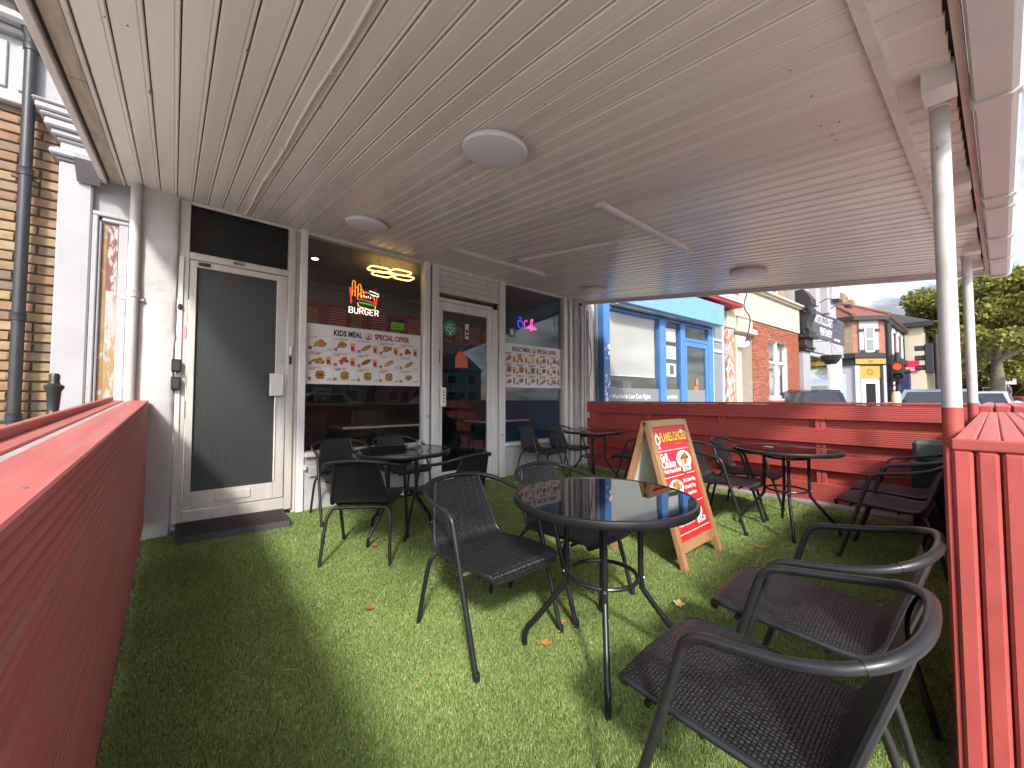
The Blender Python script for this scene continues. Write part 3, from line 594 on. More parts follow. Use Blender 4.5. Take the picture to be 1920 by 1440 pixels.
def pane(name, x0, z0, x1, z1, y=4.50, parent=None, m=None):
    g = G(); g.box(x0, y, z0, x1, y + .006, z1); return obj(name, g, m or glass, parent or shop)
pane('window_pane', 1.036, .601, 2.394, 2.93); pane('window_pane', 3.731, .501, 5.059, 2.95)
part('window_head', frame_white, (1.036, 4.46, 2.885, 2.394, 4.55, 2.93), b=.004); part('window_head', frame_white, (3.731, 4.46, 2.905, 5.059, 4.55, 2.95), b=.004)
# shop door, set under the roller shutter
sd = thing('shop_door', None, None, (3.05, 4.48, .05)); sd.parent = shop; sd.matrix_parent_inverse = shop.matrix_basis.inverted()
part('stile', frame_white, (2.602, 4.455, .065, 2.672, 4.50, 2.44), parent=sd, b=.004); part('stile', frame_white, (3.425, 4.455, .065, 3.503, 4.50, 2.44), parent=sd, b=.004)
part('rail', frame_white, (2.673, 4.456, 2.325, 3.424, 4.50, 2.44), parent=sd, b=.004); part('rail', frame_white, (2.673, 4.456, .065, 3.424, 4.50, .19), parent=sd, b=.004)
pane('pane', 2.673, .191, 3.424, 2.324, 4.478, sd)
part('handle_plate', frame_white, (2.625, 4.40, 1.05, 2.70, 4.454, 1.30), parent=sd, b=.006); part('handle_button', dark_rubber, *[(2.654, 4.396, z, 2.672, 4.3995, z + .018) for z in (1.11, 1.15, 1.19, 1.23)], parent=sd, b=0)
part('orange_sticker', plain('orange_sticker', (.70, .16, .03)), (2.612, 4.451, 1.62, 2.632, 4.4545, 1.80), parent=sd, b=0)
part('door_head', frame_white, (2.602, 4.44, 2.443, 3.503, 4.55, 2.49), b=.004); pane('transom_pane', 2.602, 2.491, 3.60, 2.56)
part('threshold', alu, (2.602, 4.43, .0, 3.60, 4.56, .06), b=.004)
sh = part('shutter_box', frame_paint, (2.602, 4.46, 2.561, 3.62, 4.58, 2.96), b=.004)
for k in range(5): part('shutter_slat', frame_paint, (2.604, 4.44, 2.572 + k * .072, 3.618, 4.459, 2.638 + k * .072), b=.008, parent=sh)
part('shutter_bottom_bar', frame_white, (2.603, 4.43, 2.555, 3.619, 4.459, 2.57), b=.003, parent=sh)
for x, z in ((2.45, .93), (3.66, .62)):
    g = G(); g.lathe([(.016, 0), (.016, .02), (.008, .03), (.008, .05)], n=12); lk = obj('shutter_lock', g, steel, shop); lk.location = (x, 4.43, z); lk.rotation_euler = (R(90), 0, 0)
part('lock_box', frame_white, (1.037, 4.41, .42, 1.055, 4.45, .47), b=.003)
so_ = part('power_socket', white_board, (1.085, 4.425, .34, 1.19, 4.4505, .46), b=.01); part('socket_cover', glass_far, (1.075, 4.405, .33, 1.2, 4.4245, .48), b=.01, parent=so_)
# corner pilaster with conduits
plaster_pier('corner_pilaster', 5.237, 5.90, 4.42, 4.60, .0, 3.0, white_plaster, shop, seed=5, amp=.003)
for x, r_, z1 in ((5.30, .018, 2.95), (5.375, .012, 2.6), (5.475, .033, 2.93), (5.56, .022, 2.93)):
    g = G(); g.tube([(x, 4.39, .0), (x, 4.388, 1.2), (x + .004, 4.39, z1)], r_, 12); cp = obj('conduit', g, pipe_white, shop, True)
    for z in (1.08, 1.55, 2.55):
        g = G(); g.lathe([(r_ + .001, -.012), (r_ + .007, -.010), (r_ + .007, .010), (r_ + .001, .012)], (x + .001, 4.39, z + r_), 12, False); obj('pipe_clip', g, trim_white, cp)
part('cable_trunk', frame_white, (5.66, 4.37, .0, 5.71, 4.419, 2.75), (5.74, 4.38, .0, 5.775, 4.419, 2.75), b=.004)
for k, (xs, m_) in enumerate((((5.60, 5.72, 5.66, 5.70), pipe_black), ((5.80, 5.79, 5.81, 5.78), timber_bare), ((5.83, 5.85, 5.82, 5.87), timber_bare))):
    g = G(); g.tube(spline([(xs[0], 4.37, 2.6), (xs[1], 4.36, 1.9), (xs[2], 4.37, 1.4), (xs[3], 4.36, .9)], 6), .006, 6); obj('loose_cable', g, m_, shop)
# interior
part('interior_floor', dark_rubber, (.95, 4.60, .0, 5.30, 9.0, .04), b=0)
int_wall = plain('interior_wall', (.22, .22, .225)); int_blue = plain('interior_blue_wall', (.05, .17, .33)); int_ceil = plain('interior_ceiling', (.34, .335, .33))
part('interior_wall', int_wall, (.90, 4.60, .0, .95, 9.0, 3.0), (.95, 9.0, 0, 5.30, 9.05, 3.0), b=0); part('interior_side_wall', int_blue, (5.24, 4.60, 0, 5.30, 9.0, 3.0), b=0)
part('interior_ceiling', int_ceil, (.90, 4.56, 2.955, 5.30, 9.05, 3.0), b=0)
part('bulkhead', int_wall, (.951, 6.42, 2.632, 5.239, 6.60, 2.954), b=0); part('coving', int_wall, (.951, 6.36, 2.86, 5.239, 6.419, 2.92), b=.01)
mb = part('menu_board', plain('menu_board_red', (.42, .03, .035)), (.97, 6.40, 2.22, 5.2, 6.44, 2.63), b=0)
for k in range(6):
    x = 1.15 + k * .66
    part('menu_board_rows', p_pink, *[(x, 6.396, 2.26 + j * .042, x + .26, 6.399, 2.274 + j * .042) for j in range(8)], b=0, parent=mb)
    part('menu_board_photo', food, (x + .32, 6.392, 2.28, x + .50, 6.3955, 2.55), b=0, parent=mb)
part('counter', plain('counter_front', (.06, .045, .05)), (.96, 7.4, .04, 4.4, 8.0, 1.05), b=.01); part('counter_top', plain('counter_top', (.14, .11, .09), .3), (.955, 7.35, 1.052, 4.45, 8.05, 1.09), b=.006)
part('till', plain('till', (.25, .28, .36)), (1.9, 7.55, 1.092, 2.2, 7.85, 1.36), b=.02); part('till_screen', black_plastic, (2.55, 7.5, 1.092, 2.9, 7.55, 1.40), b=.01)
fr_ = part('fridge', black_plastic, (4.5, 8.2, .04, 5.2, 8.85, 1.9), b=.01)
for x, y in ((1.3, 8.2), (2.2, 8.5), (2.8, 8.4), (3.4, 8.5)): part('back_shelf_item', plain('shelf_item%d' % int(x * 10), (.2 + .1 * random.random(), .16, .12)), (x, y, 1.3, x + .25, y + .2, 1.6), b=.01)
dn = emis('downlight', (1, .97, .92), 2.5)
for x, y in ((1.33, 5.35), (1.33, 6.05), (3.1, 5.5), (3.1, 7.1), (4.6, 5.7), (4.6, 7.1)):
    g = G(); g.lathe([(.05, 0), (.05, .012)], (x, y, 2.938), 16); dl = obj('downlight_rim', g, white_board, shop); g = G(); g.lathe([(.036, 0), (.036, .003)], (x, y, 2.934), 16); obj('downlight_lens', g, dn, dl)
def cafe_table(x0, x1, y0, y1, z, label):
    t = thing('dining_table', label, 'table', ((x0 + x1) / 2, (y0 + y1) / 2, .04))
    g = G(); g.box(x0, y0, z - .035, x1, y1, z, .006); obj('table_top', g, plain('dark_laminate_%d' % int(x0 * 10), (.10, .06, .04), .3), t)
    g = G(); g.box(x0 - .008, y0 - .008, z - .03, x1 + .008, y0 - .001, z - .003, .003); g.box(x0 - .008, y0, z - .03, x0 - .001, y1, z - .003, .003); obj('edge_band', g, plain('edge_band_%d' % int(x0 * 10), (.62, .50, .34), .35), t)
    for yy in (y0 + .12, y1 - .12):
        g = G(); g.box((x0 + x1) / 2 - .03, yy - .03, .06, (x0 + x1) / 2 + .03, yy + .03, z - .036, .005); g.box((x0 + x1) / 2 - .25, yy - .04, .041, (x0 + x1) / 2 + .25, yy + .04, .065, .005); obj('pedestal', g, black_metal, t)
cafe_table(1.62, 2.75, 5.05, 5.65, .80, 'wooden dining table with pale edge inside the burger window')
cafe_table(3.75, 4.75, 5.0, 5.55, .80, 'wooden dining table with pale edge inside the far window')
for x, y, lb in ((1.35, 5.3, 'dark dining chair at the end of the table inside the burger window'), (2.35, 6.2, 'dark dining chair behind the table inside the burger window'), (4.3, 6.1, 'dark dining chair inside the far window')):
    t = thing('dining_chair', lb, 'chair', (x, y, .04))
    g = G(); g.box(x - .2, y - .2, .44, x + .2, y + .2, .49, .015); obj('seat', g, dark_rubber, t)
    g = G(); g.box(x - .2, y + .16, .52, x + .2, y + .20, .98, .02); obj('backrest', g, plain('orange_back_%d' % int(x * 10), (.05, .022, .018)), t)
    for dx in (-.17, .17):
        for dy in (-.17, .17):
            g = G(); g.box(x + dx - .015, y + dy - .015, .041, x + dx + .015, y + dy + .015, .44, .002); obj('leg', g, black_metal, t)
t = thing('picture_frame', 'small framed picture on the blue wall inside the far window', 'picture', (5.23, 5.6, 2.5))
g = G(); g.box(5.215, 5.42, 2.30, 5.238, 5.78, 2.68, .004); obj('frame', g, timber_bare, t); g = G(); g.box(5.211, 5.45, 2.33, 5.2145, 5.75, 2.65); obj('print', g, food, t)

# ------------------------------------------------------------------ window posters, neon, stickers
YP = 4.494
def poster(name, label, x0, z0, x1, z1, title1, cells, seed, crop_left=0):
    r = random.Random(seed)
    t = thing(name, label, 'poster', ((x0 + x1) / 2, YP, z0))
    g = G(); g.box(x0, YP, z0, x1, YP + .003, z1); obj('sheet', g, p_white, t)
    W = x1 - x0; Hh = z1 - z0; y = YP - .0015
    cx = x0 + W * .5; hz = z1 - Hh * .165; ts = Hh * .135
    g = G(); g.text(title1, (cx - W * .055, y, hz), (1, 0, 0), (0, 0, 1), ts, 'RIGHT', .0035, .74); obj('heading', g, p_black, t)
    g = G(); g.text('SPECIAL OFFER', (cx + W * .055, y, hz), (1, 0, 0), (0, 0, 1), ts, 'LEFT', .0035, .74); obj('heading', g, p_dred, t)
    g = G(); g.tube([(cx + .032 * math.cos(a), y, hz + ts * .35 + .032 * math.sin(a)) for a in [k * PI / 10 for k in range(20)]], .004, 4, True); g.box(cx - .03, y, hz - ts * .12, cx + .03, y + .001, hz + ts * .1); g.poly([(cx - .015, y, hz + ts * .2), (cx + .015, y, hz + ts * .2), (cx, y, hz + ts * .6)]); obj('emblem', g, p_dred, t)
    red = G(); blk = G(); ln = G(); fd = [G(), G(), G()]; fr = G(); cup = G()
    gx0 = x0 + W * .02; gw = W * .96 / 5; top = z1 - Hh * .20; gh = Hh * .76 / 3
    for rI in range(3):
        for cI in range(5):
            k = rI * 5 + cI; X = gx0 + cI * gw + .006; Z1 = top - rI * gh; Z0 = Z1 - gh + .012; X2 = X + gw - .014
            for q in ((X, Z0, X2, Z0 + .0018), (X, Z1 - .0018, X2, Z1), (X, Z0, X + .0018, Z1), (X2 - .0018, Z0, X2, Z1)): ln.box(q[0], y, q[1], q[2], y + .001, q[3])
            red.box(X, y - .0005, Z0 + .004, X + .032, y, Z0 + .036)
            if cells:
                tx, fk, price = cells[k]
                for li, line in enumerate(tx.split('|')): red.text(line, (X + .008, y, Z1 - .022 - li * .017), (1, 0, 0), (0, 0, 1), .020, 'LEFT', .0004, .82)
                wh = G(); blk.text(price, (X2 - .006, y, Z0 + .010), (1, 0, 0), (0, 0, 1), .022, 'RIGHT', .0004, .95)
            else:
                fk = ['w', 'w', 'f', 'w', 'w', 'b', 'b', 'b', 's', 's', 'r', 's', 's', 'h', 'w'][k] + ('c' if rI < 2 else 'd')
                red.box(X + .008, y, Z1 - .022, X + gw * .6, y + .001, Z1 - .012); red.box(X + .008, y, Z1 - .038, X + gw * .45, y + .001, Z1 - .030); blk.box(X2 - .05, y, Z0 + .012, X2 - .008, y + .001, Z0 + .022)
            fx = X + (gw * .38 if len(fk) > 1 else gw * .46); fz = (Z0 + Z1) / 2 - .012; s = gh * .40
            def blob(gg, bx, bz, rx, rz, rot=0, n=14, j=.12):
                pts = []
                for q in range(n):
                    a = 2 * PI * q / n; rr = 1 + r.uniform(-j, j); dx = rx * rr * math.cos(a); dz = rz * rr * math.sin(a)
                    pts.append((bx + dx * math.cos(rot) - dz * math.sin(rot), y - .0006 - .0002 * (len(gg.f) % 5), bz + dx * math.sin(rot) + dz * math.cos(rot)))
                gg.poly(pts)
            c0 = fk[0]
            if c0 == 'w':
                for _ in range(3): blob(fd[0], fx + r.uniform(-.5, .5) * s, fz + r.uniform(-.35, .35) * s, s * .62, s * .42, r.uniform(-1, 1))
                blob(fd[0], fx - s * .7, fz - s * .2, s * .45, s * .18, .5)
            elif c0 == 'r':
                for _ in range(4): blob(fd[1], fx + r.uniform(-.6, .6) * s, fz + r.uniform(-.45, .45) * s, s * .45, s * .32, r.uniform(-1, 1))
            elif c0 == 's':
                blob(fd[2], fx, fz, s * .75, s * .5, .3); blob(fd[1], fx + s * .1, fz + s * .1, s * .45, s * .3, -.3)
            elif c0 == 'f':
                for _ in range(5): blob(fr, fx + r.uniform(-.4, .4) * s, fz + r.uniform(-.2, .2) * s, s * .9, s * .14, r.uniform(.4, 1.9), 8)
            elif c0 == 'h':
                blob(fd[0], fx, fz, s * 1.05, s * .38, .55); blob(fr, fx + s * .05, fz - s * .02, s * .9, s * .12, .55)
            elif c0 == 'b':
                blob(fd[0], fx, fz + s * .3, s * .72, s * .42, 0, 16, .04); blob(fd[2], fx, fz - s * .12, s * .82, s * .2); blob(fd[1], fx, fz - s * .25, s * .75, s * .16); blob(fd[0], fx, fz - s * .52, s * .68, s * .24, 0, 14, .04)
            if len(fk) > 1:
                ux_ = X + gw * .78
                if fk[1] == 'c':
                    cup.poly([(ux_ - .018, y - .001, fz - .045), (ux_ + .018, y - .001, fz - .045), (ux_ + .024, y - .001, fz + .005), (ux_ - .024, y - .001, fz + .005)]); fr.poly([(ux_ - .024, y - .001, fz + .006), (ux_ + .024, y - .001, fz + .006), (ux_ + .028, y - .001, fz + .04), (ux_ - .028, y - .001, fz + .038)])
                else: blk.box(ux_ - .012, y - .001, fz - .045, ux_ + .012, y, fz + .045)
    obj('cell_lines', ln, p_pink, t); obj('red_print', red, p_dred, t); obj('price_print', blk, p_black, t)
    for gg, mm in zip(fd, (food, food_red, salad)):
        if gg.f: obj('food_picture', gg, mm, t)
    obj('fries_picture', fr, fries, t); obj('cup_picture', cup, p_red, t)
    for c_ in t.children:
        if c_.name.split('.')[0] in ('food_picture', 'fries_picture', 'cup_picture', 'red_print', 'price_print', 'cell_lines'): c_['kind'] = 'stuff'
    if cells:
        g = G()
        for k in range(15):
            X = gx0 + (k % 5) * gw + .006; Z0 = top - (k // 5) * gh - gh + .012
            g.text(str(k + 1), (X + .016, y - .001, Z0 + .011), (1, 0, 0), (0, 0, 1), .024, 'CENTER', .0004)
        obj('number_print', g, p_white, t)
KIDS = [('2X WINGS', 'w', '£1.99'), ('2X WINGS & FRIES', 'wc', '£1.99'), ('2X STRIPS & FRIES', 'hc', '£1.99'), ('3X CHICKEN NUGGETS|& FRIES', 'wc', '£1.99'), ('6X CHICKEN POPCORN|& FRIES', 'rc', '£1.99'),
        ('3X MOZZARELLA|STICKS & FRIES', 'wc', '£1.99'), ('5X ONION RINGS|& FRIES', 'rc', '£1.99'), ('2X FISH FINGER|& FRIES', 'hc', '£1.99'), ('HOT DOG', 'h', '£2.49'), ('CHICKEN PANINI', 'h', '£2.49'),
        ('CHICKEN STEAK|BURGER', 'b', '£2.49'), ('CHICKEN STRIPS|BURGER', 'b', '£2.99'), ('CHICKEN FILLET|BURGER', 'b', '£2.99'), ('BEEF CHEESE|BURGER', 'b', '£2.99'), ('CHICKEN WRAP', 's', '£2.99')]
poster('menu_poster', 'white kids meal menu poster in the wide left window', 1.037, 1.31, 2.372, 1.955, 'KIDS MEAL', KIDS, 3)
poster('menu_poster', 'white adult meal menu poster in the far right window', 3.732, 1.33, 5.045, 2.005, 'ADULT MEAL', None, 5)

neon_t = {}
def neon(name, col, s): 
    if name not in neon_t: neon_t[name] = emis('neon_' + name, col, s)
    return neon_t[name]
t = thing('neon_sign', 'lit neon burger and fries sign hanging in the wide left window', 'neon sign', (1.66, 4.56, 2.15))
def nz(u, v): return (1.50 + u * .35, 4.555, 2.145 + v * .385)        # u,v in 0..1 over the sign
def ntube(part_name, pts, m, r=.0048, closed=False):
    g = G(); g.tube([nz(*p) for p in pts], r, 6, closed); obj(part_name, g, m, t, True)
acr = glassmat('clear_acrylic', (.93, .93, .93), 1.3, 0, .02)
g = G(); g.poly([nz(-.06, -.04), nz(1.06, -.04), nz(1.06, .78), nz(.55, .86), nz(.3, 1.06), nz(.02, .95)]); obj('backing', g, acr, t)
nr, no, nw, ny, ngn = neon('red', (1, .03, .03), .30), neon('orange', (1, .26, .015), .30), neon('white', (1, .93, .82), .34), neon('yellow', (1, .62, .06), .26), neon('green', (.03, .7, .08), .24)
ntube('fries_box', [(.02, .74), (.07, .28)], nr, .008); ntube('fries_box', [(.02, .74), (.10, .70), (.17, .60)], nr)
for a, b_ in ((.14, .98), (.33, .90), (.23, .80), (.42, .74)):
    ntube('fry', [(a - .05, .50), (a - .045, b_ - .05), (a, b_), (a + .045, b_ - .05), (a + .05, .50)], no)
ntube('bun_top', [(.27, .44)] + [(.55 + .29 * math.cos(a), .44 + .24 * math.sin(a)) for a in [PI - k * PI / 10 for k in range(11)]], no)
ntube('tomato', [(.27, .42), (.4, .44), (.7, .40), (.86, .38)], nr); ntube('lettuce', [(.32 + k * .05, .34 + .025 * (-1) ** k - k * .003) for k in range(11)], ngn)
ntube('bun_base', [(.27, .32), (.29, .24), (.36, .20), (.78, .15), (.86, .20), (.87, .30)], ny)
for k in range(5): ntube('seed', [(.40 + k * .075, .50 + .01 * (k % 2)), (.40 + k * .075, .56 + .02 * (k % 2))], nw)
ntube('straw', [(.66, .74), (.98, .68), (.98, .60), (.70, .63)], nw); ntube('cup', [(.92, .58), (.88, .30)], nr, .007)
g = G(); g.lathe([(.026, 0), (.03, .006), (.0, .02)], n=16); o = obj('tomato_top', g, plain('red_disc', (.6, .05, .04)), t, local=False); o.location = nz(.86, .80); o.rotation_euler = (R(90), 0, 0)
LET = {'B': [[(0, 0), (0, 1), (.5, 1), (.62, .8), (.5, .55), (0, .52), (.55, .5), (.68, .25), (.5, 0), (0, 0)]], 'U': [[(0, 1), (0, .25), (.15, 0), (.45, 0), (.6, .25), (.6, 1)]],
       'R': [[(0, 0), (0, 1), (.5, 1), (.62, .78), (.5, .52), (0, .5), (.3, .5), (.62, 0)]], 'G': [[(.6, .8), (.45, 1), (.15, 1), (0, .75), (0, .25), (.15, 0), (.45, 0), (.6, .2), (.6, .48), (.35, .48)]],
       'E': [[(.55, 1), (0, 1), (0, 0), (.55, 0)], [(0, .52), (.45, .52)]]}
for k, ch in enumerate('BURGER'):
    for st in LET[ch]: ntube('letter', [(k * .172 + q[0] * .19, -.01 + q[1] * .17) for q in st], nw, .0044)
g = G(); g.tube([nz(.2, 1.0), (1.50, 4.60, 2.95)], .0012, 4); g.tube([nz(.8, .8), (1.86, 4.60, 2.95)], .0012, 4); obj('cord', g, black_plastic, t)
# hanging lamp of glowing loops
t = thing('pendant_lamp', 'glowing cluster of rounded light loops under the shop ceiling', 'lamp', (2.25, 5.0, 2.95))
lp = emis('lamp_loop', (1, .56, .16), .75)
for k, (cx, cy) in enumerate(((1.98, 4.90), (2.26, 4.86), (2.12, 5.12), (2.42, 5.10))):
    g = G(); P_ = []
    for q in range(20):
        a = 2 * PI * q / 20; c_, s_ = math.cos(a), math.sin(a)
        P_.append((cx + .13 * (abs(c_) ** .5) * (1 if c_ > 0 else -1), cy + .10 * (abs(s_) ** .5) * (1 if s_ > 0 else -1), 2.83 + .01 * k))
    g.tube(P_, .010, 6, True); obj('light_loop', g, lp, t, True)
    g = G(); g.tube([(cx, cy - .095, 2.83 + .01 * k), (cx, cy, 2.95)], .002, 4); obj('wire', g, black_plastic, t)
# coffee neon
t = thing('neon_sign', 'small pink and blue neon coffee sign in the far right window', 'neon sign', (4.35, 4.56, 2.25))
g = G(); nb_, np_ = neon('blue', (.06, .06, 1), .4), neon('pink', (1, .06, .42), .32)
def cz(u, v): return (4.10 + u * .40, 4.555, 2.24 + v * .20)
g = G(); g.tube([cz(.0, .75), cz(.0, .35), cz(.07, .2), cz(.2, .2), cz(.26, .35), cz(.26, .75), cz(.0, .75)], .005, 6); g.tube([cz(.05, .9), cz(.09, 1.0), cz(.05, 1.1)], .004, 6); g.tube([cz(.16, .9), cz(.2, 1.0), cz(.16, 1.1)], .004, 6); obj('cup', g, nb_, t, True)
g = G(); g.tube(spline([cz(.52, .75), cz(.46, .9), cz(.38, .8), cz(.35, .5), cz(.40, .25), cz(.50, .3), cz(.56, .45), cz(.62, .3), cz(.58, .25), cz(.56, .4), cz(.66, .6), cz(.74, .95), cz(.70, 1.0), cz(.68, .1), cz(.72, .4), cz(.82, .95), cz(.79, 1.0), cz(.77, .1), cz(.82, .4), cz(.88, .45), cz(.85, .25), cz(.93, .3), cz(.98, .45), cz(.95, .25), cz(1.04, .3)], 4), .005, 6); obj('script', g, np_, t, True)
g = G(); g.poly([cz(-.08, .0), cz(1.1, .0), cz(1.1, 1.15), cz(-.08, 1.15)]); obj('backing', g, acr, t)
# stickers
def disc(c, r, y, n=32): return [(c[0] + r * math.cos(2 * PI * k / n), y, c[1] + r * math.sin(2 * PI * k / n)) for k in range(n)]
teal = plain('teal_sticker', (.03, .33, .22)); salmon = plain('salmon_sticker', (.72, .18, .09))
def sticker(name, label, loc): return thing(name, label, 'sticker', loc)
t = sticker('door_sticker', 'round teal delivery collection sticker on the shop door glass', (2.80, 4.474, 2.12)); g = G(); g.poly(disc((2.795, 2.10), .108, 4.474)); obj('disc', g, teal, t)
g = G()
for k, s in enumerate(('rider', 'collection', 'this way')): g.text(s, (2.795, 4.472, 2.135 - k * .038), (1, 0, 0), (0, 0, 1), .040, 'CENTER', .0006)
g.poly([(2.78, 4.472, 2.02), (2.81, 4.472, 2.02), (2.815, 4.472, 2.05), (2.785, 4.472, 2.05)]); obj('lettering', g, p_white, t)
t = sticker('door_sticker', 'narrow strip of small white notices on the shop door glass', (3.07, 4.474, 2.1)); g = G(); g.box(3.04, 4.472, 1.98, 3.10, 4.475, 2.19); obj('sheet', g, white_board, t); g = G(); g.box(3.05, 4.470, 2.07, 3.09, 4.4715, 2.11); g.box(3.05, 4.470, 2.02, 3.09, 4.4715, 2.045); obj('print', g, p_black, t)
t = sticker('open_sign', 'salmon pink sign hanging on the shop door glass', (2.96, 4.474, 1.65)); g = G(); g.poly([(2.88, 4.474, 1.58), (3.085, 4.474, 1.58), (3.085, 4.474, 1.72), (3.03, 4.474, 1.76), (3.03, 4.474, 1.80), (2.92, 4.474, 1.80), (2.92, 4.474, 1.76), (2.88, 4.474, 1.72)]); obj('sheet', g, salmon, t); g = G(); g.box(2.92, 4.4715, 1.802, 3.03, 4.475, 1.835); obj('clip', g, black_plastic, t)
t = sticker('hygiene_rating_sticker', 'black and lime green hygiene rating sticker in the wide left window', (2.07, YP, 2.0)); g = G(); g.box(1.965, YP - .001, 1.985, 2.155, YP + .002, 2.13); obj('card', g, p_black, t); g = G(); g.box(1.975, YP - .0025, 1.995, 2.147, YP - .0012, 2.085); obj('panel', g, plain('lime', (.22, .50, .02)), t); g = G(); g.tube([(2.125 + .012 * math.cos(a), YP - .004, 2.02 + .014 * math.sin(a)) for a in [k * PI / 6 for k in range(12)]], .003, 4, True); g.box(1.99, YP - .004, 2.045, 2.09, YP - .003, 2.052); g.box(1.99, YP - .004, 2.02, 2.09, YP - .003, 2.03); obj('print', g, p_black, t)
t = sticker('door_sticker', 'white and teal delivery sticker in the far right window', (3.9, YP, 2.2)); g = G(); g.box(3.86, YP, 2.10, 3.99, YP + .002, 2.24); obj('sheet', g, teal, t); g = G(); g.poly([(3.90, YP - .002, 2.13), (3.95, YP - .002, 2.14), (3.94, YP - .002, 2.22), (3.89, YP - .002, 2.21)]); obj('mark', g, p_white, t)

# security camera and its lead
t = thing('security_camera', 'small white dome security camera under the canopy by the blue shop', 'security camera', (5.33, 4.36, 2.83))
g = G(); g.tube([(5.32, 4.42, 2.84), (5.32, 4.33, 2.82), (5.30, 4.27, 2.79)], [.05, .05, .045], 16); obj('body', g, white_board, t, True); g = G(); g.tube([(5.30, 4.272, 2.79), (5.296, 4.262, 2.785)], .032, 16); obj('lens', g, black_plastic, t, True)
g = G(); g.box(5.26, 4.39, 2.86, 5.38, 4.46, 2.90, .004); obj('mount', g, trim_white, t)
g = G(); g.tube(spline([(5.02, 4.42, 2.70), (4.99, 4.40, 2.55), (5.05, 4.38, 2.36), (5.2, 4.37, 2.30), (5.36, 4.37, 2.40), (5.44, 4.37, 2.6)], 8), .005, 6); tag(obj('looped_cable', g, pipe_white, None, True), 'thin white cable hanging in a loop below the security camera', 'cable')

# step in front of the flat door
t = thing('door_step', 'black rubber ramp step in front of the flat door', 'step', (.44, 4.2, 0))
def ramp(): 
    g = G(); P_ = [(4.02, 0), (4.045, .055), (4.40, .085), (4.425, .0)]
    g.prism(P_, lambda a, b_, x: (x, a - (x - .44) * .10, b_), .045, .83); return g
obj('body', ramp(), dark_rubber, t)
g = G()
for i in range(24):
    for j in range(9):
        x = .09 + i * .030 + (j % 2) * .015; y = 4.075 + j * .035 - (x - .44) * .10; z = .055 + (y + (x - .44) * .10 - 4.045) * .0845
        g.obox((x, y, z + .003), (1, 0, 0), (0, 1, .085), (0, 0, 1), .011, .006, .004)
o = obj('tread_studs', g, dark_rubber, t); o['kind'] = 'stuff'

# ================================================================== LEFT NEIGHBOUR
nb = thing('brick_house', 'yellow stock brick house with white stucco pilaster at the left edge', 'house', (-1.2, 4.6, 0))
def npart(name, m, *bx, b=.004, parent=None): return part(name, m, *bx, b=b, parent=parent or nb)
npart('wall', mortar, (-3.2, 4.62, 0, -.70, 4.9, 3.34), b=0)
def brick_mesh(l, h, d, seed):
    r = random.Random(seed); g = G(); g.box(0, 0, 0, l, d, h, .006); g.v = [(x + r.uniform(-.003, .003), y + r.uniform(-.003, .003), z + r.uniform(-.003, .003)) for x, y, z in g.v]; return g.mesh('brick')
BM = [brick_mesh(.205, .062, .05, k) for k in range(4)]; BH = [brick_mesh(.098, .062, .05, 10 + k) for k in range(3)]
wallL = [c for c in nb.children if c.name.startswith('wall')][0]
for c in range(45):
    z = .02 + c * .0745; x = -.705 - (.0 if c % 2 else .10); first = True; k = 0
    while x > -1.72:
        half = (c % 2 == 0 and k == 0) or random.random() < .12
        l = .098 if half else .205
        if c % 2 == 0 and k == 0: xs = -.705 - .098
        else: xs = x - l
        o = obj('brick', random.choice(BH if half else BM), stock_brick, wallL, loc=(xs, 4.598 + random.uniform(-.004, .004), z)); x = xs - .010; k += 1
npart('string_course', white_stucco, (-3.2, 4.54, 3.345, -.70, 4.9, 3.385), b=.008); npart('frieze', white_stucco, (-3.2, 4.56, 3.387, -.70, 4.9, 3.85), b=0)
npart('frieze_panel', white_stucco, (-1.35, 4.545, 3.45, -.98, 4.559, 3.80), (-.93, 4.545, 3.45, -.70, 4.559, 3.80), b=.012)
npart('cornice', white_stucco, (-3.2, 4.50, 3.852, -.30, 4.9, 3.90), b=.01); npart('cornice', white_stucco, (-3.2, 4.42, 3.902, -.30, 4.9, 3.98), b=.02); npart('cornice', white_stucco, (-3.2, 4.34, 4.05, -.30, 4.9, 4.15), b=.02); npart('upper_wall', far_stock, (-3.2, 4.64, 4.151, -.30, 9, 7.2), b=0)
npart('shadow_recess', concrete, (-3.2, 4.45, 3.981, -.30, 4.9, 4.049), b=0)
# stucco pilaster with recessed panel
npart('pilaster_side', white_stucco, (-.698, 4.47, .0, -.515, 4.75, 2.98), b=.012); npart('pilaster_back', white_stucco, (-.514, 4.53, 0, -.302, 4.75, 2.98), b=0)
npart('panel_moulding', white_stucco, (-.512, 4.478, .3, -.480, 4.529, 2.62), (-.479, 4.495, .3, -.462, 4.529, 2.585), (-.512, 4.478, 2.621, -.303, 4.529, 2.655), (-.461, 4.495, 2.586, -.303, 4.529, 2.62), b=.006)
peel = mat('peeling_paint', (.42, .39, .37), .8, var=.2, vs=8, bump=.006, bs=18, col2=(.36, .22, .09), c2lo=.48, c2hi=.54, c2s=4.5, stretch=(3, 3, .8)); peel2 = mat('peeling_maroon', (.21, .08, .075), .8, var=.3, vs=10, bump=.006, bs=18, col2=(.42, .39, .375), c2lo=.50, c2hi=.55, c2s=7, stretch=(3, 3, .8)); peel3 = mat('peeling_yellow', (.29, .19, .085), .8, var=.3, vs=10, bump=.005, bs=20, col2=(.42, .39, .36), c2lo=.56, c2hi=.62, c2s=9)
